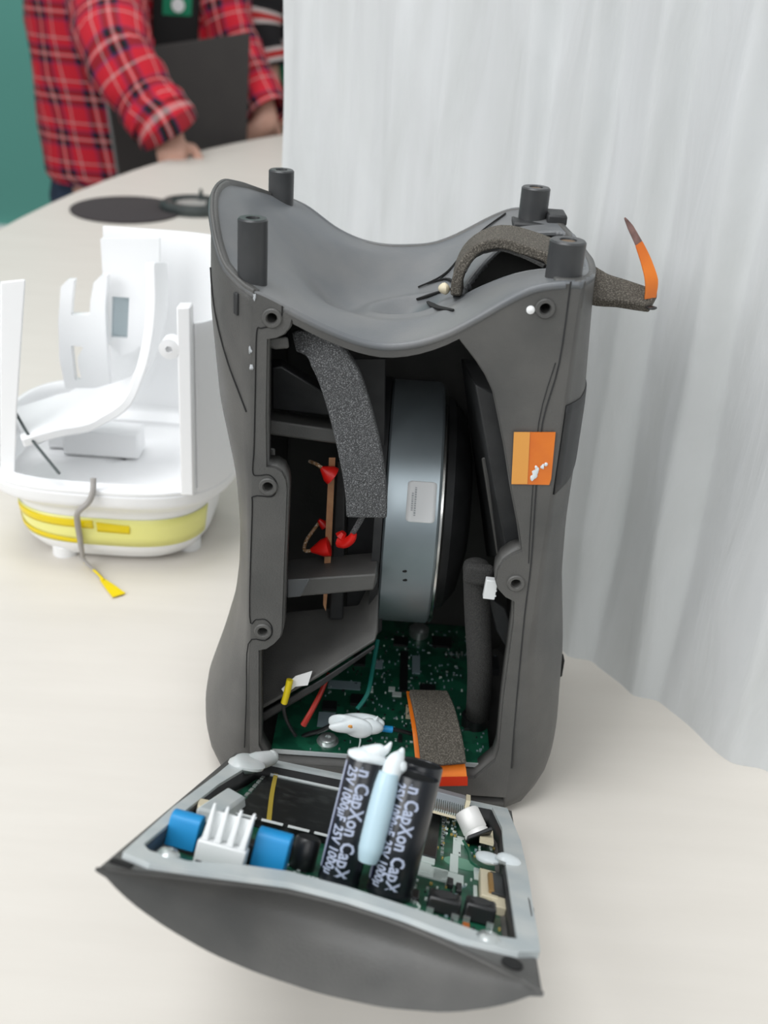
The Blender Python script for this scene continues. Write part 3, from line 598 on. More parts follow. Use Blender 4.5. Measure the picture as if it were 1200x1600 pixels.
mb = MB(); mb.tube([S(455, 1168, .41), S(475, 1150, .41), S(500, 1142, .408), S(520, 1132, .405)], .0012, 8); mb.build('wire', BLACKC, hs, hi)
mb = MB(); mb.slab([S(440, 1076, .4022), S(462, 1056, .4022), S(488, 1048, .4022), S(481, 1070, .4022), S(462, 1072, .4022), S(446, 1085, .4022)], (0, -.0004, 0)); mb.build('tape_scrap', LABEL, hs, hi)
mb = MB(); c = S(555, 1134, .4005); mb.blob(c, (.0128, .0045, .0054), seed=19, amp=.26, n=44, fq=3.6); mb.blob(c+Vector((.0068, -.0012, .0006)), (.0060, .003, .0042), seed=41, n=24, amp=.12); mb.tube([c+Vector((.0080, 0, .0030)), c+Vector((.0094, 0, .0048)), c+Vector((.0100, 0, .0062))], [.0018, .0009, .0003], 8); lab(mb.build('glue_lump', GLUE, hs, hi, merge=True), 'white hot glue lump over the wires')
c = S(547, 1135, .3962); mb = MB(); mb.blob(c, (.0012, .0004, .0007), n=10, amp=.3, seed=2); mb.build('copper_fleck', ORANGE2, hs, hi)
mb = MB(); mb.tube([S(562, 1150, .401), S(563, 1158, .4), S(560, 1172, .4)], .0004, 6); mb.build('glue_thread', GLUE, hs, hi)

# ================================================================== CABLES in the housing
# speckled foam strip on the left
mb = MB(); vd = Vector((0, -.75, .66))
pp = [((462, 533), .408), ((485, 536), .404), ((508, 552), .401), ((531, 590), .4005), ((550, 650), .401), ((564, 710), .401), ((572, 765), .402), ((573, 806), .403)]
mb.ribbon([S(*q, y) for q, y in pp], [.008, .0105, .0145, .0165, .0172, .0176, .0172, .0168], [Vector((-.3, 0, 1)), Vector((.1, 0, 1)), Vector((.55, 0, .6)), Vector((1, 0, .35)), Vector((1, 0, .2)), Vector((1, 0, .12)), Vector((1, .0, .04)), Vector((1, 0, 0))], [.003, .004, .0042, .0045, .0045, .0045, .0045, .004])
fc = thing('foam_wrapped_cable', 'speckled dark grey foam strip hanging in front of the bracket inside the housing', 'cable', S(510, 552, .401)); fi = inv(fc)
mb.build('foam_strip', FOAMD, fc, fi, bevel=.0008)
mb = MB(); mb.tube([S(570, 800, .404), S(562, 815, .408), S(552, 832, .412), S(545, 844, .414)], .0013, 8); lab(mb.build('braided_sleeve', FOAMD, fc, fi), 'thin grey braided lead below the foam')
# ribbon between board and cover
fx = thing('ribbon_cable', 'orange flat flex ribbon with a foam pad joining board and cover', 'cable', S(690, 1150, .402)); xi = inv(fx)
rp_ = [((666, 1082), .428), ((672, 1105), .416), ((680, 1140), .404), ((686, 1180), .394), ((690, 1205), .388), ((692, 1222), .384)]
mb = MB(); mb.ribbon([S(*q, y) for q, y in rp_], [.0195, .0205, .0215, .0222, .0225, .0225], [Vector((1, 0, -.06))]*5+[Vector((1, 0, -.1))], .0004); mb.build('flex_strip', ORANGE, fx, xi)
fp = [((669, 1082), .424), ((677, 1105), .412), ((685, 1140), .400), ((690, 1170), .3935), ((693, 1196), .388)]
mb = MB(); mb.ribbon([S(*q, y) for q, y in fp], [.0185, .0195, .0198, .0204, .0208], [Vector((1, 0, -.06))]*5, .0032); lab(mb.build('foam_pad', FOAMB, fx, xi, bevel=.0006), 'brown grey foam pad glued on the flex')
mb = MB(); mb.ribbon([S(695, 1214, .3822), S(695, 1228, .381)], .0205, Vector((1, 0, -.1)), .0004, smooth=3); lab(mb.build('stiffener', REDF, fx, xi), 'dark orange stiffened end of the flex')
# foam loop on top with torn flex tail
fl = thing('foam_sleeved_flex', 'brown grey foam covered flex looping out over the housing top right', 'cable', (.04, .44, .25)); li = inv(fl)
lp_ = [Vector((.0240, .446, .2290)), Vector((.0245, .449, .2385)), Vector((.0300, .454, .2475)), Vector((.040, .456, .2525)), Vector((.052, .452, .2515)), Vector((.064, .444, .2485)), S(922, 446, .433), S(972, 459, .427), S(1021, 471, .421)]
mb = MB(); mb.ribbon(lp_, [.020, .025, .028, .028, .028, .024, .017, .0125, .009], [Vector((.1, 1, 0))]*4+[Vector((.25, 1, 0))]*2+[Vector((.35, 1, .6))]*3, .0042); mb.build('foam_strip', FOAMB, fl, li, bevel=.0008)
mb = MB(); q = [p+Vector((-.0, 0, -.0026)) for p in lp_]; mb.ribbon(q[1:6], .0265, [Vector((.1, 1, 0))]*3+[Vector((.25, 1, 0))]*2, .0012); mb.build('inner_foam', FOAMG, fl, li)
yT = .420
tl_ = [S(1016, 466, yT), S(1018, 440, yT), S(1010, 410, yT+.002), S(998, 380, yT+.003), S(985, 355, yT+.004), S(976, 340, yT+.005)]
mb = MB(); mb.ribbon(tl_[:4], [.0052, .0060, .0050, .0034], Vector((1, .5, .1)), .0004); mb.build('flex_tail', ORANGE, fl, li)
mb = MB(); mb.ribbon(tl_[3:], [.0034, .0026, .0004], Vector((1, .5, .1)), .0004); lab(mb.build('torn_tip', mat('scorched_flex', (.10, .055, .05), .5, col2=(.25, .14, .12), nscale=200), fl, li), 'dark torn tip of the flex')
mb = MB(); mb.blob(S(1018, 481, yT-.003), (.0022, .002, .0008), n=12, seed=4); mb.build('tail_end', BLACKC, fl, li)
mb = MB(); c = T(708, 440, .236); mb.blob((.0185, .4445, .2322), (.0026, .0026, .0022), n=14, amp=.1, seed=3); lab(mb.build('glue_bead', CREAM, hs, hi), 'cream glue bead at the slit')

# ================================================================== COVER (tilted, inner side up)
lid = thing('speaker_cover', 'charcoal speaker cover tilted towards the camera with circuit board inside', 'speaker', mw=LM)
arc_px = [(150, 1355), (200, 1408), (260, 1450), (330, 1490), (400, 1520), (500, 1553), (600, 1575), (700, 1583), (780, 1573), (852, 1549)]
fe_px = [(150, 1354), (230, 1362), (300, 1371), (380, 1380), (450, 1389), (540, 1412), (620, 1438), (690, 1467), (760, 1500), (810, 1525), (850, 1546)]
W_ = .122
def LEN(u): return .176+.030*u/W_
NU = 41
us = np.linspace(0, W_, NU)
fe = np.array([tuple(L(px, py, 0)[:2]) for px, py in fe_px]); vf = np.interp(us, fe[:, 0], fe[:, 1]); vf = np.convolve(np.pad(vf, 2, 'edge'), np.ones(5)/5, 'valid')
vf[0] = 0; vf[-1] = 0.0
def arc_w(u, v): 
    q = sorted([tuple(Lv(px, py, v)) for px, py in arc_px]); return float(np.interp(u, [a[0] for a in q], [a[2] for a in q]))
vo = .55*vf; wo = np.array([min(arc_w(u, v), -.0002) for u, v in zip(us, vo)]); wo[0] = -.0003; wo[-1] = -.0003
wo = np.convolve(np.pad(wo, 1, 'edge'), np.ones(3)/3, 'valid')
mb = MB()
def endcap(a, b):
    i = a*(NU-1); k = int(round(i)); dish = .011*math.sin(PI*b)*math.sin(PI*a)
    return (us[k], vf[k]+(vo[k]-vf[k])*b+dish, wo[k]*b)
mb.grid(endcap, NU, 12)
def outer_(a, b):
    k = int(round(a*(NU-1))); v = vo[k]+(LEN(us[k])-vo[k])*b; sc_ = 1-.25*math.sin(PI*b); return (us[k], v, wo[k]*sc_)
mb.grid(outer_, NU, 24)
mb.add([(u, LEN(u), wo[k]) for k, u in enumerate(us)]+[(u, LEN(u), 0) for u in us[::-1]], [tuple(range(2*NU))])
CS = mb.build('cover_shell', PL, lid, merge=True, angle=50)
# rim plate (flat charcoal flange) with a recess for the board
gout = [(189, 1341), (230, 1303), (269, 1268), (336, 1218), (372, 1190), (392, 1180)]
def Lq(px, py, wz=0.): p = L(px, py, wz); return (p.x, p.y)
BV, BVL = .201, .171
g_out = [Lq(*q) for q in [(189, 1341), (231, 1358), (300, 1368), (367, 1377), (450, 1388), (540, 1411), (629, 1440), (719, 1475), (808, 1497), (842, 1496), (838, 1465), (833, 1438), (823, 1370), (812, 1320)]]+[(.1195, BV), (.0035, BVL)]+[Lq(*q) for q in [(336, 1217), (269, 1268)]]
g_in = [Lq(*q) for q in [(222, 1328), (231, 1338), (290, 1354), (385, 1361), (450, 1370), (540, 1394), (651, 1430), (755, 1468), (806, 1476), (798, 1420), (788, 1353), (783, 1300)]]+[(.1125, BV-.006), (.0115, BVL-.006)]+[Lq(*q) for q in [(340, 1232), (280, 1280)]]
rim = [(0.0008, .0012)]+[(us[k], vf[k]+.0004) for k in range(2, NU-2, 2)]+[(W_-.0008, .0012), (W_, LEN(W_)-.001), (0, LEN(0)-.001)]
vs, fs = plate2d([rim, g_in], .0012); mb = MB(); mb.add([v+Vector((0, 0, -.0006)) for v in vs], fs); mb.build('rim_flange', PL, lid, angle=30)
vs, fs = plate2d([g_out, g_in], .0022); mb = MB(); mb.add([v+Vector((0, 0, .0006)) for v in vs], fs); lab(mb.build('gasket', GASK, lid, angle=30, bevel=.0007), 'pale grey rubber gasket around the rim')
n = len(g_in); mb = MB(); a = [Vector((x, y, .0005)) for x, y in g_in]; b = [Vector((x, y, -.0095)) for x, y in g_in]; mb.add(a+b, [(i, (i+1) % n, n+(i+1) % n, n+i) for i in range(n)]); mb.build('recess_wall', PLD, lid, solid=.0008, soff=0)
WP = -.0055
cen = Vector((.061, .1)); bp = [(x+(cen.x-x)*.035, y+(cen.y-y)*.02) for x, y in g_in]
# keep the board clear of the right hand wall of the recess
vs, fs = plate2d([bp], .0016); mb = MB(); mb.add([v+Vector((0, 0, WP-.0008)) for v in vs], fs); CB = mb.build('circuit_board', PCBM, lid, angle=30); lab(CB, 'green circuit board in the cover')
mb = MB(); mb.slab([(x, y, -.010) for x, y in g_in], (0, 0, .0006)); mb.build('recess_floor', PLD, lid)
def LB_(px, py): return L(px, py, WP)
# capacitors
def capacitor(base, r, top_py, ang=0., text=True, name='capacitor'):
    h = Lh(base, top_py)-base.z
    m_ = MB(); m_.lathe(base, (0, 0, 1), [(r*.94, 0), (r, .0006), (r, .0022), (r*.955, .0032), (r, .0042), (r, h-.0008), (r*.96, h), (r*.84, h), (r*.82, h-.0006), (0, h-.0006)], 40)
    o_ = m_.build(name, SLEEVE, lid); lab(o_, 'tall black electrolytic capacitor with pale print')
    m_ = MB(); m_.lathe(base+Vector((0, 0, h-.0006)), (0, 0, 1), [(r*.81, 0), (r*.81, .0003), (0, .0003)], 28); m_.build('can_top', BLACKC, o_)
    if text:
        def wrap(vs, a0, rr): 
            out = []
            for v in vs:                              # text runs down the can, letter tops to the right
                a = a0+v.y/r; out.append((base.x+rr*math.cos(a), base.y+rr*math.sin(a), base.z+h-.0012-v.x))
            return out
        m_ = MB()
        per = h*.47; 
        for k in range(-1, 3):
            tv, tf = text2d('CapXon', .0062, .00016); wx = max(v.x for v in tv); tv = [Vector((v.x*per*.90/wx+k*per+per*.28, v.y, 0)) for v in tv]
            ok = [i for i, v in enumerate(tv)]; kp = [f for f in tf if all(.0003 < tv[i].x < h-.0045 for i in f)]
            m_.add(wrap(tv, ang-.10, r*1.006), kp)
            tv, tf = text2d('25V 1000\u00b5F', .0050, .00014); wx = max(v.x for v in tv); tv = [Vector((v.x*per*.92/wx+k*per+per*.05, v.y, 0)) for v in tv]
            kp = [f for f in tf if all(.0003 < tv[i].x < h-.0045 for i in f)]
            m_.add(wrap(tv, ang-.72, r*1.006), kp)
        m_.build('sleeve_print', PRINT, o_, merge='keep')
        def st(a0, a1, m2, nm):
            q = MB(); q.grid(lambda u, v: (base.x+r*1.004*math.cos(ang+a0+(a1-a0)*u), base.y+r*1.004*math.sin(ang+a0+(a1-a0)*u), base.z+.0045+(h-.006)*v), 8, 4); q.build(nm, m2, o_)
        st(-1.35, -1.02, PRINT, 'sleeve_stripe'); st(-.99, -.92, DBLUE, 'sleeve_line')
    return o_, h
b1 = L(524, 1388, WP); b2 = L(604, 1408, WP)
R1 = .5*abs(L(560, 1388, WP).x-L(488, 1388, WP).x); R2 = .5*abs(L(642, 1408, WP).x-L(565, 1408, WP).x)
b1.y += R1*.9; b2.y += R2*.9
c1, h1 = capacitor(b1, R1, 1186, -PI/2-.10)
c2, h2 = capacitor(b2, R2, 1212, -PI/2-.10)
b3 = Vector((b2.x+.0005, b2.y+R2*2.15, WP)); c3, h3 = capacitor(b3, R2, 1192, 0, False); lab(c3, 'black capacitor hidden behind the printed pair')
# glue bead between them
g0 = Vector(((b1.x+R1+b2.x-R2)/2+.0003, min(b1.y, b2.y)-R1*.55, 0))
gp = [g0+Vector((-.0005, -.0004, z)) for z in np.linspace(WP+.010, WP+h2*1.0, 8)]
mb = MB(); mb.tube(gp, [.0030, .0040, .0041, .0041, .0041, .0040, .0038, .0032], 16, smooth=4); lab(mb.build('glue_bead', GLUEB, lid), 'pale blue glue bead between the capacitors')
zt = WP+h2
mb = MB(); mb.tube([g0+Vector((0, .0, zt-.004)), g0+Vector((.0002, .001, zt+.001)), g0+Vector((.0008, .002, zt+.004)), g0+Vector((.0016, .003, zt+.0062)), g0+Vector((.0018, .003, zt+.0078))], [.0030, .0034, .0028, .0013, .0004], 12); mb.blob(g0+Vector((.0026, .001, zt+.0022)), (.002, .002, .0022), n=12, seed=6); lab(mb.build('glue_peak', GLUE, lid), 'white glue peak above the bead')
t1 = Vector((b1.x, b1.y, WP+h1)); mb = MB(); mb.blob(t1+Vector((.000, -.002, .0010)), (.0062, .005, .0026), n=18, amp=.12, seed=12); mb.tube([t1+Vector((.0, -.002, .001)), t1+Vector((.0030, -.002, .0036)), t1+Vector((.0050, -.002, .0048)), t1+Vector((.0060, -.002, .0074))], [.004, .0026, .0013, .0003], 12); lab(mb.build('glue_peak', GLUE, lid), 'white glue cap on the left capacitor')
# blue blocks
def blueblock(bl, br, top, name='blue_coil'):
    a = L(*bl, WP); b = L(*br, WP); v = (a.y+b.y)/2; a = Vector((a.x, v, WP)); b = Vector((b.x, v, WP)); h = Lh((a+b)/2, top)-WP; d = (b-a).length*.8
    m_ = MB(); prof = []
    for k in range(13): t = PI*k/12; prof.append((d/2*(1-math.cos(t))*1.0, h-d*.30+d*.30*math.sin(t)))
    lo = [Vector((a.x, v+y, WP+z)) for y, z in [(0, 0)]+prof+[(d, 0)]]; m_.slab(lo, (b.x-a.x, 0, 0)); o_ = m_.build(name, BLUE, lid, bevel=.0004)
    m_ = MB(); m_.box((a.x+(b.x-a.x)*.5, v+d*.5, WP+.0006), ((b.x-a.x)*1.06, d*1.02, .0012)); m_.build('coil_base', BLACKC, o_); return o_, v, d
o_, v1, d1 = blueblock((252, 1326), (302, 1336), 1274); lab(o_, 'bright blue component left of the white connector')
o_, v2, d2 = blueblock((384, 1366), (441, 1373), 1303); lab(o_, 'bright blue component right of the white connector')
# white connector with tall pins
a = L(298, 1352, WP); b = L(381, 1363, WP); v = min(a.y, b.y)+.001; x0_, x1_ = a.x, b.x; hb = Lh(Vector(((x0_+x1_)/2, v, WP)), 1322)-WP; hp_ = Lh(Vector(((x0_+x1_)/2, v+.004, WP)), 1262)-WP
mb = MB(); mb.box(((x0_+x1_)/2, v+.003, WP+hb/2), (x1_-x0_, .006, hb)); WCN = mb.build('white_connector', WHITEC, lid, bevel=.0005); lab(WCN, 'white four way pin header')
for k in range(4):
    x = x0_+(x1_-x0_)*(.12+.255*k); mb = MB(); mb.hexa([Vector((x-.0011, v+.001, WP+hb)), Vector((x+.0011, v+.001, WP+hb)), Vector((x+.0011, v+.006, WP+hb)), Vector((x-.0011, v+.006, WP+hb))], [Vector((x-.0003+.0003*k, v+.003, WP+hp_)), Vector((x+.0005+.0003*k, v+.003, WP+hp_)), Vector((x+.0005+.0003*k, v+.0045, WP+hp_)), Vector((x-.0003+.0003*k, v+.0045, WP+hp_))]); mb.build('pin_wall', WHITEC, WCN, bevel=.0003)
mb = MB(); mb.box(((x0_+x1_)/2+.0005, v+.0055, WP+hb+(hp_-hb)*.38), ((x1_-x0_)*.86, .0014, (hp_-hb)*.76)); mb.build('header_back', WHITEC, WCN, bevel=.0003)
mb = MB()
for k in range(4): mb.box((x0_+(x1_-x0_)*(.12+.255*k), v-.0001, WP+.0012), (.0018, .0006, .0012))
mb.build('header_slot', BLK, WCN)
mb = MB(); mb.box(((x0_+x1_)/2+.003, v+.012, WP+.004), (.019, .006, .008)); mb.build('black_block', BLACKC, lid, bevel=.0006)
# screws
def screw(px, py, r):
    c = L(px, py, .0012); m_ = MB(); m_.lathe(c, (0, 0, 1), [(r*.6, -.006), (r*.6, -.0012), (r*1.25, -.0012), (r*1.25, -.0006), (r, -.0005), (r, .0006), (r*.72, .0017), (r*.35, .0020), (r*.3, .0010), (0, .0008)], 24); lab(m_.build('screw', TIN, lid), 'silver pan head screw holding the board')
screw(263, 1337, .0032); screw(762, 1468, .0035)
# black small cylinder
c = L(468, 1362, WP); c.y += .004; h = Lh(c, 1308)-WP; mb = MB(); mb.lathe(c, (0, 0, 1), [(.0040, 0), (.0042, .0006), (.0042, h-.0008), (.0036, h), (0, h)], 24); mb.build('small_capacitor', BLACKC, lid)
c = L(430, 1345, WP); c.y += .006; mb = MB(); mb.box((c.x, c.y, WP+.003), (.013, .006, .006)); mb.build('black_block', BLACKC, lid, bevel=.0005)
# heat spreader with white pads along the edges
HW = WP+.0030
hq = [L(364, 1270, HW), L(560, 1318, HW), None, L(440, 1187, HW)]; hq[3].y = min(hq[3].y, BVL-.010); hq[2] = Vector((hq[1].x+.002, hq[3].y+.010, HW))
mb = MB(); mb.slab(hq, (0, 0, -.003)); HP = mb.build('heat_spreader', HEAT, lid, bevel=.0003); lab(HP, 'shiny black square heat spreader')
for k in range(4):
    p = hq[0].lerp(hq[1], .02+k*.21); q = hq[0].lerp(hq[1], .02+k*.21+.17); d = Vector((0, -.0014, .0))
    mb = MB(); mb.slab([p+Vector((0, -.0002, 0)), q+Vector((0, -.0002, 0)), q+d, p+d], (0, 0, .0006)); mb.build('edge_pad', WHITEC, HP)
for k in range(8):
    p = hq[0].lerp(hq[3], .03+k*.12); q = hq[0].lerp(hq[3], .03+k*.12+.075); d = Vector((-.0013, 0, 0))
    mb = MB(); mb.slab([p, p+d, q+d, q], (0, 0, .0005)); mb.build('edge_pad', TIN, HP)
mb = MB(); p = L(432, 1205, HW+.0003); q = L(420, 1282, HW+.0003); mb.ribbon([p, p.lerp(q, .5)+Vector((-.0004, 0, 0)), q], .0017, (1, 0, 0), .0004); lab(mb.build('glue_trail', mat('amber_glue', (.45, .33, .04), .35), HP), 'amber glue trail')
mb = MB(); mb.tube([hq[3]+Vector((.001, .003, .0)), hq[2]+Vector((0, .003, 0))], .0008, 8, smooth=1); mb.build('board_edge_line', GASK, lid)
# glue and clips at left
mb = MB(); q0 = L(378, 1196, .001); q0.y = min(q0.y, .158); mb.blob(q0+Vector((.0015, 0, .001)), (.0075, .010, .0032), n=20, amp=.2, seed=21); q1 = q0+Vector((.0095, .012, .0035)); mb.tube([q0, q0.lerp(q1, .5), q1], [.0035, .0040, .0030], 12); mb.blob(q1, (.003, .003, .003), n=12, amp=.05); lab(mb.build('glue_lump', mat('greyish_glue', (.60, .61, .61), .35, col2=(.50, .55, .54), nscale=80, sub=.15), lid, merge=True), 'greyish glue lump at the far left corner')
p = L(345, 1262, .0005); mb = MB(); mb.hexa([Vector((p.x-.006, p.y-.012, -.003)), Vector((p.x+.0035, p.y-.010, -.003)), Vector((p.x+.0055, p.y+.022, -.003)), Vector((p.x-.003, p.y+.022, -.003))], [Vector((p.x-.006, p.y-.012, .0018)), Vector((p.x+.002, p.y-.008, .0012)), Vector((p.x+.0045, p.y+.020, .0012)), Vector((p.x-.003, p.y+.022, .0026))]); mb.build('gasket_clip', GASK, lid, bevel=.001)
c = L(318, 1290, WP); mb = MB(); mb.box((c.x-.001, c.y+.002, WP+.006), (.006, .010, .002), Matrix.Rotation(.2, 3, 'Z')); mb.build('cream_tab', CREAM, lid, bevel=.0004)
# right group
a = L(692, 1293, WP); c = Vector((a.x+.010, a.y+.004, 0))
p0 = L(724, 1271, WP+.011); p1 = L(751, 1303, WP+.003); mb = MB(); d = p1-p0; ax = Vector((.55, -.42, -.62)).normalized(); pc = (p0+p1)/2; hl = .0055
mb.lathe(pc-ax*hl, ax, [(.0046, 0), (.0050, .0006), (.0050, .0082), (.0046, .0088), (.0050, .0094), (.0050, .0108), (.0044, .0112), (0, .0112)], 28); SCP = mb.build('silver_capacitor', ALU, lid); lab(SCP, 'tipped over silver can capacitor')
mb = MB(); F = frame(pc+ax*(hl+.0004), ax); mb.box(F.translation, (.0105, .0105, .0016), F.to_3x3()); mb.build('capacitor_base', BLACKC, SCP, bevel=.0004)
mb = MB(); q = pc+Vector((.0065, -.002, -.003)); mb.box(q, (.0055, .020, .0012)); mb.build('cream_pad', CREAM, lid)
# ribbon connector
cA = L(668, 1242, .003); cB = L(727, 1251, .003); vv = (cA.y+cB.y)/2; cu0, cu1 = cA.x, cB.x
mb = MB(); mb.box(((cu0+cu1)/2, vv+.004, .0012), (cu1-cu0, .008, .0066)); RC = mb.build('ribbon_connector', mat('grey_connector', (.24, .26, .28), .45), lid, bevel=.0003); lab(RC, 'grey flat cable connector')
for k in range(18):
    x = cu0+(cu1-cu0)*(k+.5)/18; mb = MB(); mb.box((x, vv-.009, .0012), (.0006, .020, .0012)); mb.build('pin', TIN, RC)
mb = MB(); mb.box(((cu0+cu1)/2, vv-.010, .0002), (cu1-cu0, .020, .0008)); mb.build('connector_base', CREAM, RC)
mb = MB(); mb.box((cu1+.0009, vv+.001, .0015), (.0018, .012, .0075)); lab(mb.build('latch', CREAM, RC), 'cream latch of the connector')
# chips etc
def lchip(px0, py0, px1, py1, ht, m, name, wz=WP, par=CB, lb=None):
    a = L(px0, py0, wz); b = L(px1, py1, wz); m_ = MB(); m_.box(((a.x+b.x)/2, (a.y+b.y)/2, wz+ht/2), (abs(b.x-a.x), abs(b.y-a.y), ht)); o_ = m_.build(name, m, par, bevel=min(.0003, ht*.3) if ht > .0005 else 0)
    if lb: lab(o_, lb)
    return o_
lchip(640, 1335, 688, 1274, .0014, BLACKC, 'chip', lb='square black chip right of the capacitors')
for k in range(12):
    p = L(688, 1335, WP).lerp(L(691, 1274, WP), (k+.5)/12); mb = MB(); mb.box((p.x+.0006, p.y, WP+.0004), (.0012, .0016, .0006)); mb.build('chip_pin', TIN, CB)
lchip(655, 1347, 680, 1340, .0008, SILK, 'pad'); lchip(650, 1361, 674, 1354, .0008, SILK, 'pad'); lchip(707, 1335, 720, 1312, .0003, SILK, 'silkscreen_box'); lchip(702, 1362, 716, 1338, .0003, SILK, 'silkscreen_box'); lchip(714, 1318, 725, 1310, .0004, SILK, 'silkscreen_box')
mb = MB(); c = L(722, 1350, WP); mb.lathe(c, (0, 0, 1), [(.0070, 0), (.0070, .0002), (0, .0002)], 36); lab(mb.build('pale_ring', mat('pale_green_print', (.16, .36, .25), .5), CB), 'pale green round print')
mb = MB(); mb.tube([L(724, 1314, WP+.0004), L(733, 1330, WP+.0004), L(737, 1348, WP+.0004), L(752, 1357, WP+.0004)], .0006, 6); mb.build('board_trace', mat('dark_trace', (.005, .10, .05), .4), CB)
lchip(676, 1374, 724, 1370, .0004, SILK, 'silkscreen_line'); lchip(646, 1366, 700, 1362, .0004, SILK, 'silkscreen_line')
# cream side connector
FC = lchip(748, 1412, 772, 1376, .0032, CREAM, 'side_connector', par=lid, lb='cream flat cable socket with dark latch')
lchip(764, 1412, 784, 1384, .0040, BLACKC, 'latch', par=FC); lchip(760, 1410, 766, 1382, .0042, mat('brown_strip', (.30, .17, .05), .5), 'contact_strip', par=FC); lchip(740, 1375, 784, 1370, .0008, SILK, 'shield', par=FC); lchip(766, 1428, 786, 1416, .0030, CREAM, 'socket_end', par=FC); lchip(739, 1408, 745, 1388, .001, SILK, 'shield', par=FC)
# black power inductors
def inductor(px0, px1, pyb, pyt, lbl):
    a = L(px0, pyb, WP); b = L(px1, pyb+ (px1-px0)*.17, WP); v = (a.y+b.y)/2+.001; h = Lh(Vector(((a.x+b.x)/2, v, WP)), pyt)-WP; wd = b.x-a.x
    m_ = MB(); m_.box(((a.x+b.x)/2, v+wd*.45, WP+h/2), (wd, wd*.9, h)); o_ = m_.build('inductor', BLACKC, lid, bevel=.0008); lab(o_, lbl)
    m_ = MB(); m_.lathe(((a.x+b.x)/2, v+wd*.45, WP+h), (0, 0, 1), [(wd*.36, -.0002), (wd*.36, .0003), (0, .0003)], 24); m_.build('core_disc', PLD, o_)
    for sx in (.12, .88): m_ = MB(); m_.box((a.x+wd*sx, v-.0004, WP+.0008), (wd*.22, .0012, .0016)); m_.build('terminal', TIN, o_)
inductor(664, 716, 1428, 1406, 'left black power inductor'); inductor(722, 770, 1442, 1416, 'right black power inductor')
lchip(697, 1388, 707, 1380, .0018, BLACKC, 'chip'); lchip(711, 1398, 720, 1388, .0018, BLACKC, 'chip'); lchip(632, 1404, 655, 1396, .0012, BLACKC, 'chip'); lchip(722, 1452, 733, 1447, .0010, mat('orange_part', (.45, .13, .02), .5), 'resistor'); lchip(662, 1450, 694, 1445, .0010, CREAM, 'pad')
mb = MB(); rng = random.Random(5)
def ltiny(px, py, sc_=1.):
    p = L(px, py, WP); 
    if not inside(p.x, p.y, bp): return
    a, b = rng.uniform(.0005, .0011)*sc_, rng.uniform(.0008, .0020)*sc_; mb.box((p.x, p.y, WP+.0003), (a, b, .0006), m=rng.choice([0, 0, 1, 2, 3, 4]))
for _ in range(240):
    ltiny(*rng.choice([(rng.uniform(640, 740), rng.uniform(1375, 1420)), (rng.uniform(630, 790), rng.uniform(1420, 1470)), (rng.uniform(690, 712), rng.uniform(1262, 1310)), (rng.uniform(672, 760), rng.uniform(1255, 1345)), (rng.uniform(440, 500), rng.uniform(1350, 1385)), (rng.uniform(735, 790), rng.uniform(1310, 1340))]))
mb.build('surface_mount_parts', [SILK, TIN, BLACKC, GREYP, mat('amber_part', (.40, .30, .08), .5)], CB)['kind'] = 'stuff'
mb = MB(); p = L(790, 1343, .002); mb.blob(p, (.0045, .005, .0020), n=16, amp=.2, seed=30); mb.blob(p+Vector((-.0062, .001, -.0015)), (.0052, .0055, .0018), n=16, amp=.15, seed=31); lab(mb.build('glue_lump', GLUE, lid, merge=True), 'whitish glue lump on the right gasket')
mb = MB(); p = L(800, 1507, .0); mb.lathe((p.x, p.y, .0002), (0, 0, 1), [(.0030, 0), (.0030, .0003), (0, .0003)], 20, sy=1.4); mb.build('screw_hole', BLK, lid)
mb = MB(); p = L(184, 1349, 0); mb.box((p.x+.001, p.y, .0003), (.006, .003, .0006), Matrix.Rotation(-.1, 3, 'Z')); mb.build('rim_slot', BLK, lid)
mb = MB(); p = L(842, 1440, -.002); mb.hexa([Vector((W_-.0005, p.y-.010, -.003)), Vector((W_+.0010, p.y-.006, -.003)), Vector((W_+.0014, p.y+.002, -.003)), Vector((W_-.0005, p.y+.011, -.003))], [Vector((W_-.0005, p.y-.010, .002)), Vector((W_+.0010, p.y-.006, .001)), Vector((W_+.0014, p.y+.002, .001)), Vector((W_-.0005, p.y+.011, .002))]); mb.build('edge_clip', PLD, lid, bevel=.0004)

# ================================================================== WHITE CHASSIS behind on the left
CX, CY = -.174, .652
wc = thing('white_chassis', 'empty white plastic speaker chassis with yellow tape around its base', 'speaker', (CX, CY, 0)); wi = inv(wc)
def sq(th, r, n=3.2):
    c, s = math.sin(th), -math.cos(th); k = (abs(c)**n+abs(s)**n)**(-1/n); return CX+r*k*c, CY+r*k*s
def rad(z): return float(np.interp(z, [0, .004, .012, .034, .040, .050, .06, .2], [.048, .054, .060, .063, .064, .0775, .079, .079]))
def ring(th, z, dr=0.): x, y = sq(th, rad(z)+dr); return Vector((x, y, z))
mb = MB(); zz = [0.004, .012, .02, .034, .040, .045, .050, .055, .0585]
mb.grid(lambda a, b: ring(a*2*PI, float(np.interp(b, np.linspace(0, 1, len(zz)), zz))), 96, 18, closed=True)
bt = [ring(k/96*2*PI, .004) for k in range(96)]; mb.add(bt, [tuple(range(96))]); mb.build('base_drum', WHITEP, wc, wi, merge=True, solid=.0025, angle=50)
mb = MB(); mb.grid(lambda a, b: ring(a*2*PI, .046, -.0028-b*.07), 64, 6, closed=True); mb.build('inner_floor', WHITEP, wc, wi, solid=.002)
for k in range(4): mb = MB(); x, y = sq(PI/4+k*PI/2+.25, .050); mb.cyl((x, y, 0), (x, y, .007), .008); mb.build('foot', WHITEP, wc, wi)
D = math.radians
segs = [(D(-100), D(-46), .160), (D(98), D(199), .181), (D(43), D(98), .164)]
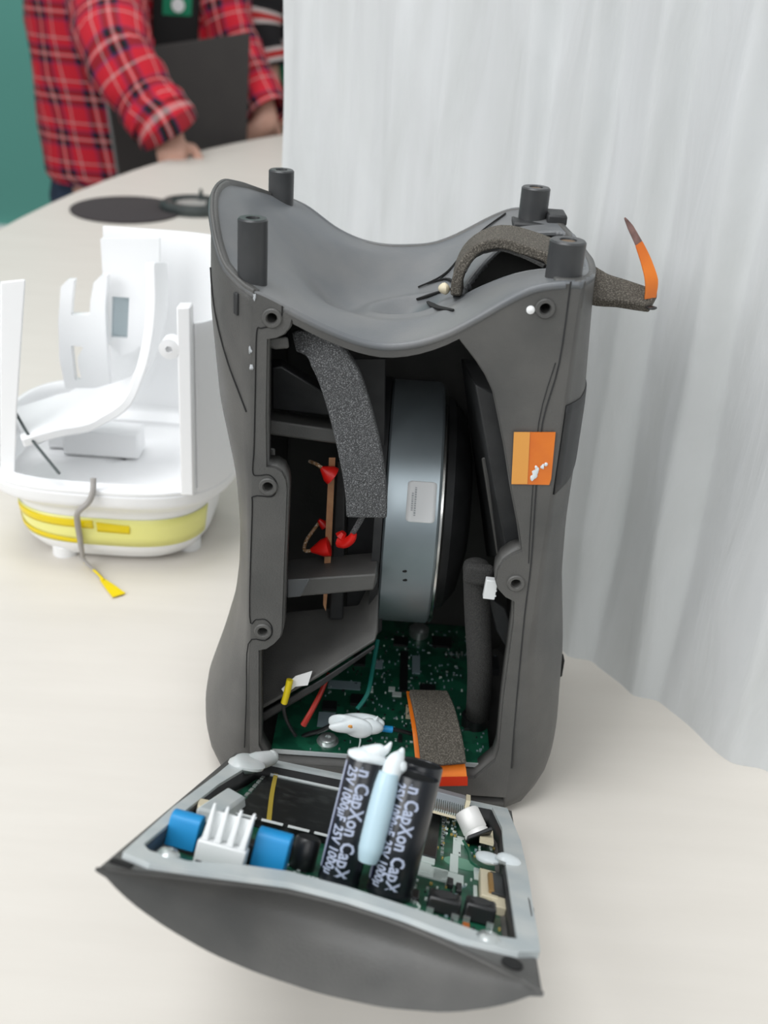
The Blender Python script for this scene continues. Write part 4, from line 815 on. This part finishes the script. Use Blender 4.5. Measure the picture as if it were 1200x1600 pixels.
for i, (a0, a1, h) in enumerate(segs):
    mb = MB(); mb.grid(lambda u, v: ring(a0+(a1-a0)*u, .055+(h-.055)*v), 30, 16); mb.build('wall_panel', WHITEP, wc, wi, solid=.003, bevel=.0006)
mb = MB(); mb.grid(lambda u, v: ring(D(-161)+D(61)*u, .055+.018*v), 24, 4); mb.build('wall_panel', WHITEP, wc, wi, solid=.003)
# front sill and right column flange
sill = [ring(t, .0585) for t in np.linspace(D(-46), D(43), 24)]
mb = MB(); mb.hexa([p for p in sill]+[Vector((p.x, p.y+.012, .0585)) for p in sill[::-1]], [p+Vector((0, 0, .003)) for p in sill]+[Vector((p.x, p.y+.012, .0615)) for p in sill[::-1]]); mb.build('front_sill', WHITEP, wc, wi, bevel=.0008)
yf_ = CY-.074
mb = MB(); a = S(275, 480, yf_); b = S(297, 480, yf_); c = S(276, 785, yf_); d = S(260, 785, yf_); mb.hexa([a, b, Vector((b.x, yf_, .060)), Vector((a.x, yf_, .060))], [q+Vector((0, .010, 0)) for q in (a, b, Vector((b.x, yf_, .060)), Vector((a.x, yf_, .060)))]); mb.build('front_column', WHITEP, wc, wi, bevel=.001)
mb = MB(); p = S(264, 546, yf_); mb.lathe(p, (0, -1, 0), [(.0058, -.010), (.0058, 0), (.002, .0005), (.0018, -.003), (0, -.003)], 20); mb.build('screw_boss', WHITEP, wc, wi)
mb = MB(); mb.hexa([S(0, 440, .592), S(40, 436, .592), S(27, 640, .592), S(24, 742, .592), S(0, 742, .592)], [S(0, 440, .60), S(40, 436, .60), S(27, 640, .60), S(24, 742, .60), S(0, 742, .60)]); mb.build('left_column', WHITEP, wc, wi, bevel=.001)
# H shaped bracket
yh = .690
# panel with window and curved partition
def plate_y(name, loopspx, y, th, m=WHITEP):
    loops = [[(S(*p, y).x, S(*p, y).z) for p in lp] for lp in loopspx]; vs, fs = plate2d(loops, th); m_ = MB(); m_.add([Vector((v.x, y-v.z, v.y)) for v in vs], fs); return m_.build(name, m, wc, wi, bevel=.0005)
plate_y('window_panel', [[(158, 372), (250, 372), (250, 460), (238, 520), (215, 545), (190, 556), (170, 535), (163, 450)], [(176, 462), (203, 464), (200, 528), (174, 526)]], .700, .004)
plate_y('upright_bracket', [[(97, 446), (106, 437), (118, 436), (114, 470), (113, 490), (142, 490), (143, 470), (148, 440), (158, 430), (170, 428), (166, 480), (168, 540), (174, 604), (104, 604), (95, 560), (93, 500)], [(113, 538), (132, 540), (123, 556), (124, 572), (130, 592), (119, 592)]], .690, .006)
mb = MB(); q = [S(*p, .7035) for p in ((170, 455), (208, 457), (206, 534), (168, 532))]; mb.slab(q, (0, -.001, 0)); lab(mb.build('grey_patch', mat('cavity_shade_grey', (.50, .58, .61), .6), wc, wi), 'pale blue grey patch standing for shade in the panel window')  # added flat patch, its grey paints the shade of the hollow behind
mb = MB(); mb.ribbon([S(28, 668, .610), S(90, 650, .62), (S(150, 636, .63)), S(200, 612, .635), S(226, 570, .64), S(240, 520, .645), S(246, 465, .65), S(244, 410, .655)], [.05, .05, .05, .048, .045, .040, .036, .03], Vector((0, 1, .1)), .006); mb.build('curved_partition', WHITEP, wc, wi, bevel=.001)
mb = MB(); mb.hexa([S(30, 655, .635), S(118, 605, .655), S(172, 606, .66), S(172, 640, .63), S(60, 690, .615)], [S(30, 660, .635), S(118, 610, .655), S(172, 611, .66), S(172, 645, .63), S(60, 696, .615)]); mb.build('inner_ledge', WHITEP, wc, wi, bevel=.001)
mb = MB(); p = T(165, 715, .047); mb.box((p.x-.003, p.y+.01, .056), (.050, .02, .018)); mb.build('inner_step', WHITEP, wc, wi, bevel=.0015)
mb = MB(); p = T(75, 700, .047); mb.box((p.x+.01, p.y+.01, .053), (.020, .02, .012)); mb.build('inner_step', WHITEP, wc, wi, bevel=.0015)
# yellow tape and its folds
def band(a0, a1, z0, z1, m, name, dr, par=wc, z0b=None, z1b=None):
    m_ = MB(); m_.grid(lambda u, v: ring(a0+(a1-a0)*u, (z0+((z0b if z0b is not None else z0)-z0)*u)*(1-v)+(z1+((z1b if z1b is not None else z1)-z1)*u)*v, dr), 50, 4); return m_.build(name, m, par, wi, solid=.0003, soff=1)
YT = band(D(-75), D(62), .015, .035, YELT, 'yellow_tape', .0004); lab(YT, 'translucent pale yellow tape round the base')
band(D(-52), D(-4), .0275, .0335, YELD, 'tape_overlap', .0010, YT, .0275, .0335); band(D(-2), D(16), .0255, .0325, YELD, 'tape_overlap', .0010, YT, .025, .031); band(D(-66), D(-12), .018, .022, YELD, 'tape_overlap', .0010, YT, .0155, .0185)
# cables on the chassis
mb = MB(); mb.tube([S(22, 640, .60), S(45, 680, .592), S(70, 712, .584), S(93, 740, .576)], .0009, 8); tag(mb.build('thin_cable', CABLE), 'thin dark cable slanting across the opening of the white chassis', 'cable')
gc = thing('antenna_cable', 'warm grey cable over the white chassis front with yellow tip', 'cable', T(185, 925, .001)); gi = inv(gc)
yk = CY-.0815
mb = MB(); mb.tube([S(146, 752, yk+.004)+Vector((0, 0, .002)), S(145, 768, yk), S(138, 785, yk-.001), S(122, 800, yk-.0005), S(121, 815, yk+.010), S(124, 835, yk+.0165), S(128, 862, yk+.0165), S(132, 876, yk+.0155), T(150, 893, .0022), T(160, 903, .0016)], [.0018, .0018, .0018, .0018, .0019, .0019, .0016, .0011, .0010, .0008], 8); mb.build('cable_jacket', CABLG, gc, gi)
mb = MB(); mb.tube([T(132, 878, .003), T(148, 892, .0026), T(162, 906, .002)], .0008, 8); mb.build('yellow_lead', YELD, gc, gi)
mb = MB(); a = T(158, 904, .0014); b = T(186, 930, .0014); mb.ribbon([a, a.lerp(b, .5), b], [.002, .006, .0085], (1, 0, 0), .0006, smooth=3); lab(mb.build('yellow_tip', YELD, gc, gi), 'flat yellow tip lying on the table')

# ================================================================== FAR TABLE ITEMS
mb = MB(); mb.lathe((-.405, 1.603, 0), (0, 0, 1), [(.079, 0), (.080, .0008), (.080, .0026), (.079, .003), (0, .003)], 64, sy=1.12); tag(mb.build('round_mat', MATM), 'dark brown round mat lying near the far table edge', 'mat')
bp_ = thing('ring_base', 'greenish black ring shaped part with fins beside the round mat', 'part', (-.318, 1.63, 0)); bi = inv(bp_)
c0 = T(305, 322, .006)
mb = MB(); mb.lathe((c0.x, c0.y, 0), (0, 0, 1), [(.030, .001), (.052, 0), (.052, .009), (.046, .014), (.034, .014), (.030, .008), (.030, .001)], 48); mb.build('outer_ring', GRN, bp_, bi)
mb = MB(); mb.lathe((c0.x, c0.y, .0), (0, 0, 1), [(.029, .001), (.029, .010), (.02, .012), (0, .012)], 32); mb.build('centre_disc', GREYB, bp_, bi)
for k, (px, py) in enumerate([(314, 308), (326, 318)]):
    p = T(px, py, .016); mb = MB(); mb.hexa([p+Vector((-.006, -.004, -.012)), p+Vector((.006, -.004, -.012)), p+Vector((.006, .004, -.012)), p+Vector((-.006, .004, -.012))], [p+Vector((-.0015, -.002, .012-.002*k)), p+Vector((.0015, -.002, .012-.002*k)), p+Vector((.0015, .002, .012-.002*k)), p+Vector((-.0015, .002, .012-.002*k))]); mb.build('fin', GRN, bp_, bi)

# ================================================================== LAPTOP AND PEOPLE
qa = [S(190, 290, 2.20), S(386, 228, 2.38), S(392, 50, 2.42), S(158, 84, 2.24)]
nrm = (qa[1]-qa[0]).cross(qa[3]-qa[0]).normalized(); nrm = nrm if nrm.y > 0 else -nrm
lt = thing('laptop', 'closed dark brown laptop held upright behind the far table edge', 'laptop', (qa[0]+qa[1])/2); ii = inv(lt)
mb = MB(); mb.slab(qa, nrm*.009); mb.build('lid', LAPM, lt, ii, bevel=.002)
mb = MB(); mb.slab([p+nrm*.0095 for p in qa], nrm*.010); lab(mb.build('base', LAPE, lt, ii, bevel=.002), 'grey laptop base')

def ell_loft(rows, n=40, uvs=None):                 # rows: (cx, cy, cz, rx, ry, yaw)
    m_ = MB(); vs = []; uv = []
    for (cx, cy, cz, rx, ry, yaw) in rows:
        for k in range(n+1):
            t = 2*PI*k/n; x, y = rx*math.cos(t), ry*math.sin(t); c, s = math.cos(yaw), math.sin(yaw)
            wob = 1+.025*math.sin(5*t+cz*30)
            vs.append(Vector((cx+(c*x-s*y)*wob, cy+(s*x+c*y)*wob, cz))); uv.append((t*(rx+ry)/2/.085, cz/.085))
    fs = []
    for j in range(len(rows)-1):
        for k in range(n): fs.append((j*(n+1)+k, j*(n+1)+k+1, (j+1)*(n+1)+k+1, (j+1)*(n+1)+k))
    m_.add(vs, fs); m_.uv = uv; return m_
def sleeve(pts, rs, n=20, sub=5):
    P = spline(pts, sub); N = len(P); m_ = MB(); vs = []; uv = []; ex = None; acc = 0
    for i, p in enumerate(P):
        dd = (P[min(i+1, N-1)]-P[max(i-1, 0)]).normalized(); F = frame(p, dd, ex); ex = F.col[0].to_3d(); r = float(np.interp(i/(N-1), np.linspace(0, 1, len(rs)), rs))
        if i: acc += (p-P[i-1]).length
        for k in range(n+1):
            t = 2*PI*k/n; rr = r*(1+.05*math.sin(3*t+acc*60)+.03*math.sin(acc*150)); vs.append(F@Vector((rr*math.cos(t), rr*math.sin(t), 0))); uv.append((t*r/.085+.2, acc/.085))
    fs = []
    for i in range(N-1):
        for k in range(n): fs.append((i*(n+1)+k, i*(n+1)+k+1, (i+1)*(n+1)+k+1, (i+1)*(n+1)+k))
    m_.add(vs, fs); m_.uv = uv; return m_
def skinned(name, verts, edges, radii, m, parent, pinv, root=0, sub=2):
    me = bpy.data.meshes.new(name); me.from_pydata([tuple(pinv@Vector(v)) for v in verts], edges, []); me.materials.append(m)
    o_ = bpy.data.objects.new(name, me); COL.objects.link(o_); o_.parent = parent
    md = o_.modifiers.new('skin', 'SKIN'); md.use_smooth_shade = True
    lay = me.skin_vertices[0].data if me.skin_vertices else None
    if lay is None:
        bm = bmesh.new(); bm.from_mesh(me); bm.verts.layers.skin.verify(); bm.to_mesh(me); bm.free(); lay = me.skin_vertices[0].data
    for i, r in enumerate(radii): lay[i].radius = (r, r) if not isinstance(r, tuple) else r; lay[i].use_root = (i == root)
    sd = o_.modifiers.new('smooth', 'SUBSURF'); sd.levels = sub; sd.render_levels = sub
    return o_
def human(pos, yaw, J, name_lbl, clothes):
    pass
def add_hand(V, E, Rr, wrist_i, fdir, side, palm_n):  # palm and five fingers as connected chains
    fdir = Vector(fdir).normalized(); side = Vector(side).normalized(); w0 = Vector(V[wrist_i])
    V.append(tuple(w0+fdir*.045)); Rr.append((.032, .017)); E.append((wrist_i, len(V)-1)); pi_ = len(V)-1
    for k, ln in enumerate((.062, .072, .067, .052)):
        b = w0+fdir*.085+side*(.030-.020*k); V.append(tuple(b)); Rr.append(.0095); E.append((pi_, len(V)-1))
        q = b+fdir*ln*.5+Vector(palm_n)*.006; V.append(tuple(q)); Rr.append(.0085); E.append((len(V)-2, len(V)-1))
        q = q+fdir*ln*.45+Vector(palm_n)*.020; V.append(tuple(q)); Rr.append(.0065); E.append((len(V)-2, len(V)-1))
    b = w0+fdir*.03+side*.042; V.append(tuple(b)); Rr.append(.011); E.append((pi_, len(V)-1)); q = b+fdir*.04+side*.016; V.append(tuple(q)); Rr.append(.008); E.append((len(V)-2, len(V)-1))
def person(label, base, yaw, arms, group=None):
    """base = pelvis point; arms = [(shoulder, elbow, wrist, handdir)] for the two arms"""
    o_ = thing('person', label, 'person', (base[0], base[1], -.78)); pv = inv(o_)
    bx, by, bz = base; rgt = Vector((math.cos(yaw), math.sin(yaw), 0)); fwd = Vector((rgt.y, -rgt.x, 0)); B = Vector(base)
    V = [B, B+Vector((0, 0, .14)), B+Vector((0, 0, .30))+fwd*.02, B+Vector((0, 0, .46))+fwd*.03, B+Vector((0, 0, .54))+fwd*.05, B+Vector((0, 0, .65))+fwd*.08, B+Vector((0, 0, .74))+fwd*.07]
    E = [(i, i+1) for i in range(6)]; Rr = [(.13, .10), (.125, .095), (.15, .10), (.13, .085), .055, (.075, .09), (.07, .08)]
    for s in (-1, 1):
        hip = B+rgt*s*.09+Vector((0, 0, -.05)); kn = B+rgt*s*.10+Vector((0, 0, bz*-.5-.30))+fwd*.03; kn.z = (bz-.05-.70)/2; an = B+rgt*s*.10; an.z = -.70
        n0 = len(V); V += [hip, kn, an, an+fwd*.14+Vector((0, 0, -.045))]; E += [(0, n0), (n0, n0+1), (n0+1, n0+2), (n0+2, n0+3)]; Rr += [.085, .055, .038, .035]
    for sh, el, wr, hd in arms:
        n0 = len(V); V += [sh, el, wr]; E += [(3, n0), (n0, n0+1), (n0+1, n0+2)]; Rr += [.058, .042, .028]; add_hand(V, E, Rr, n0+2, hd, rgt if True else -rgt, (0, 0, -1))
    sk = skinned('body', V, E, Rr, SKIN, o_, pv); return o_, pv, rgt, fwd, B, V
yaw1 = math.radians(24)
YP = 2.60
PB = S(215, 175, YP)
sh1, el1, wr1 = S(165, -75, 2.42), S(186, 90, 2.14), S(262, 203, 2.08)
sh2, el2, wr2 = S(325, -70, 2.60), S(366, 62, 2.56), S(420, 186, 2.47)
P1, pv, rgt, fwd, B, _ = person('person in red plaid flannel shirt over black tee holding a laptop', PB, yaw1, [(sh1, el1, wr1, (.12, -.25, -.55)), (sh2, el2, wr2, (-.5, -.1, -.4))])
def trow(py, pl, pr): a = S(pl, py, YP); b = S(pr, py, YP); return ((a.x+b.x)/2, YP, (a.z+b.z)/2, abs(b.x-a.x)/2, .118, yaw1*.5)
rows = [trow(282, 84, 345), trow(270, 77, 350), trow(200, 68, 352), trow(120, 58, 360), trow(40, 48, 366), trow(-40, 42, 372), trow(-110, 50, 372), trow(-165, 110, 340), trow(-200, 165, 290)]
mb = ell_loft(rows); mb.build('flannel_shirt', PLAID, P1, pv, merge='keep', angle=80)
zr = [r_[2] for r_ in rows]
def teef(u, v):
    t = -PI/2+(u-.5)*.46+.42; z = zr[4]-.10+v*.33; cx = float(np.interp(z, zr, [r_[0] for r_ in rows])); rx = float(np.interp(z, zr, [r_[3] for r_ in rows]))+.006
    x, y = rx*math.cos(t), .125*math.sin(t); c, s_ = math.cos(yaw1*.5), math.sin(yaw1*.5); return (cx+c*x-s_*y, YP+s_*x+c*y, z)
mb = MB(); mb.grid(teef, 16, 12); lab(mb.build('tee_shirt', TEE, P1, pv, solid=.004, soff=1), 'black tee shirt in the open shirt front')
mb = MB()
def logo(u, v): p = Vector(teef(.5+(u-.5)*.62, .40+v*.22)); return p+fwd*.006
mb.grid(logo, 8, 8); lab(mb.build('shirt_print', GREENC, P1, pv), 'green square print on the tee')
mb = MB(); q = Vector(teef(.5, .46))+fwd*.009; mb.lathe(q, fwd, [(.014, -.002), (.014, .0), (0, .0)], 16); lab(mb.build('print_emblem', WHITEC, P1, pv), 'pale emblem on the green print')
mb = sleeve([sh1+Vector((-.0, .02, .02)), sh1.lerp(el1, .5)+Vector((-.01, 0, 0)), el1, el1.lerp(wr1, .5)+Vector((0, 0, -.005)), wr1+Vector((-.01, 0, .012))], [.085, .076, .066, .060, .058]); mb.build('flannel_sleeve', PLAID, P1, pv, merge='keep', angle=80)
mb = sleeve([el1.lerp(wr1, .72)+Vector((-.003, 0, -.002)), wr1+Vector((-.004, 0, .008)), wr1+Vector((.006, 0, -.006))], [.060, .063, .056]); mb.build('rolled_cuff', PLAID, P1, pv, merge='keep', angle=80)
mb = sleeve([sh2+Vector((0, .02, .02)), sh2.lerp(el2, .5), el2, el2.lerp(wr2, .5), wr2+Vector((0, 0, .01))], [.075, .060, .052, .050, .050]); mb.build('flannel_sleeve', PLAID, P1, pv, merge='keep', angle=80)
for s in (-1, 1):
    hx = Vector((PB.x-.03, YP, 0))+rgt*s*.075; hz = S(77, 270, YP).z; hx = Vector((hx.x-.02, YP, hz+.05)); mb = sleeve([hx, hx+rgt*s*.012+Vector((0, 0, -.3)), Vector((hx.x, hx.y, -.70))+rgt*s*.02], [.086, .080, .060]); mb.build('jeans', JEANS, P1, pv, merge='keep', angle=80)
hd = PB+Vector((0, 0, .72))+fwd*.08
def head_extras(parent, pv_, hd, fwd, rgt, hair):
    m_ = MB(); m_.blob(hd+Vector((0, 0, .045))-fwd*.02, (.098, .112, .085), n=20, amp=.04, seed=2); m_.build('hair', hair, parent, pv_)
    for s in (-1, 1):
        m_ = MB(); m_.blob(hd+rgt*s*.032+fwd*.088+Vector((0, 0, -.01)), (.012, .009, .008), n=10, amp=0); m_.build('eye', WHITEC, parent, pv_)
        m_ = MB(); m_.blob(hd+rgt*s*.086+Vector((0, 0, -.015)), (.010, .018, .03), n=12, amp=.05); m_.build('ear', SKIN, parent, pv_)
    m_ = MB(); m_.tube([hd+fwd*.088+Vector((0, 0, .0)), hd+fwd*.112+Vector((0, 0, -.035))], [.008, .014], 10, smooth=1); m_.build('nose', SKIN, parent, pv_)
    m_ = MB(); m_.blob(hd+fwd*.086+Vector((0, 0, -.065)), (.024, .010, .006), n=12, amp=0); m_.build('mouth', REDW, parent, pv_)
head_extras(P1, pv, hd, fwd, rgt, HAIR)
# second person behind on the right
PB2 = Vector((-.31, 2.98, .02)); yaw2 = math.radians(10)
sa, ea, wa = S(415, -70, 2.86), S(402, 40, 2.82), S(424, 150, 2.80); sb2, eb2, wb2 = S(560, -60, 2.9), S(575, 60, 2.88), S(560, 170, 2.80)
P2, pv2, rgt2, fwd2, B2, _ = person('person in black, red and white striped jersey beside the curtain edge', PB2, yaw2, [(sa, ea, wa, (.3, -.4, -.3)), (sb2, eb2, wb2, (-.3, -.4, -.3))])
r2 = [(-.31, 2.98, z, rx, ry, yaw2) for z, rx, ry in ((-.10, .15, .115), (0, .152, .115), (.06, .155, .115), (.14, .165, .118))]
mb = ell_loft(r2); lab(mb.build('jersey_lower', GREENC, P2, pv2, merge='keep', angle=80), 'green lower part of the jersey')
r2 = [(-.31, 2.98, z, rx, ry, yaw2) for z, rx, ry in ((.135, .166, .119), (.2, .172, .12), (.3, .18, .12), (.4, .17, .11), (.47, .11, .085), (.52, .065, .06))]
mb = ell_loft(r2); mb.build('jersey', STRIPED, P2, pv2, merge='keep', angle=80)
mb = sleeve([sa, sa.lerp(ea, .5), ea, ea.lerp(wa, .6)], [.07, .062, .056, .052]); mb.build('jersey_sleeve', STRIPED, P2, pv2, merge='keep', angle=80)
mb = sleeve([sb2, sb2.lerp(eb2, .5), eb2, eb2.lerp(wb2, .6)], [.07, .062, .056, .052]); mb.build('jersey_sleeve', STRIPED, P2, pv2, merge='keep', angle=80)
for s in (-1, 1):
    hx = Vector((-.31, 2.98, 0))+rgt2*s*.08; mb = sleeve([hx+Vector((0, 0, -.05)), hx+Vector((0, 0, -.35)), hx+rgt2*s*.01+Vector((0, 0, -.70))], [.098, .080, .060]); mb.build('trousers', TEE, P2, pv2, merge='keep', angle=80)
head_extras(P2, pv2, PB2+Vector((0, 0, .72))+fwd2*.08, fwd2, rgt2, HAIR)
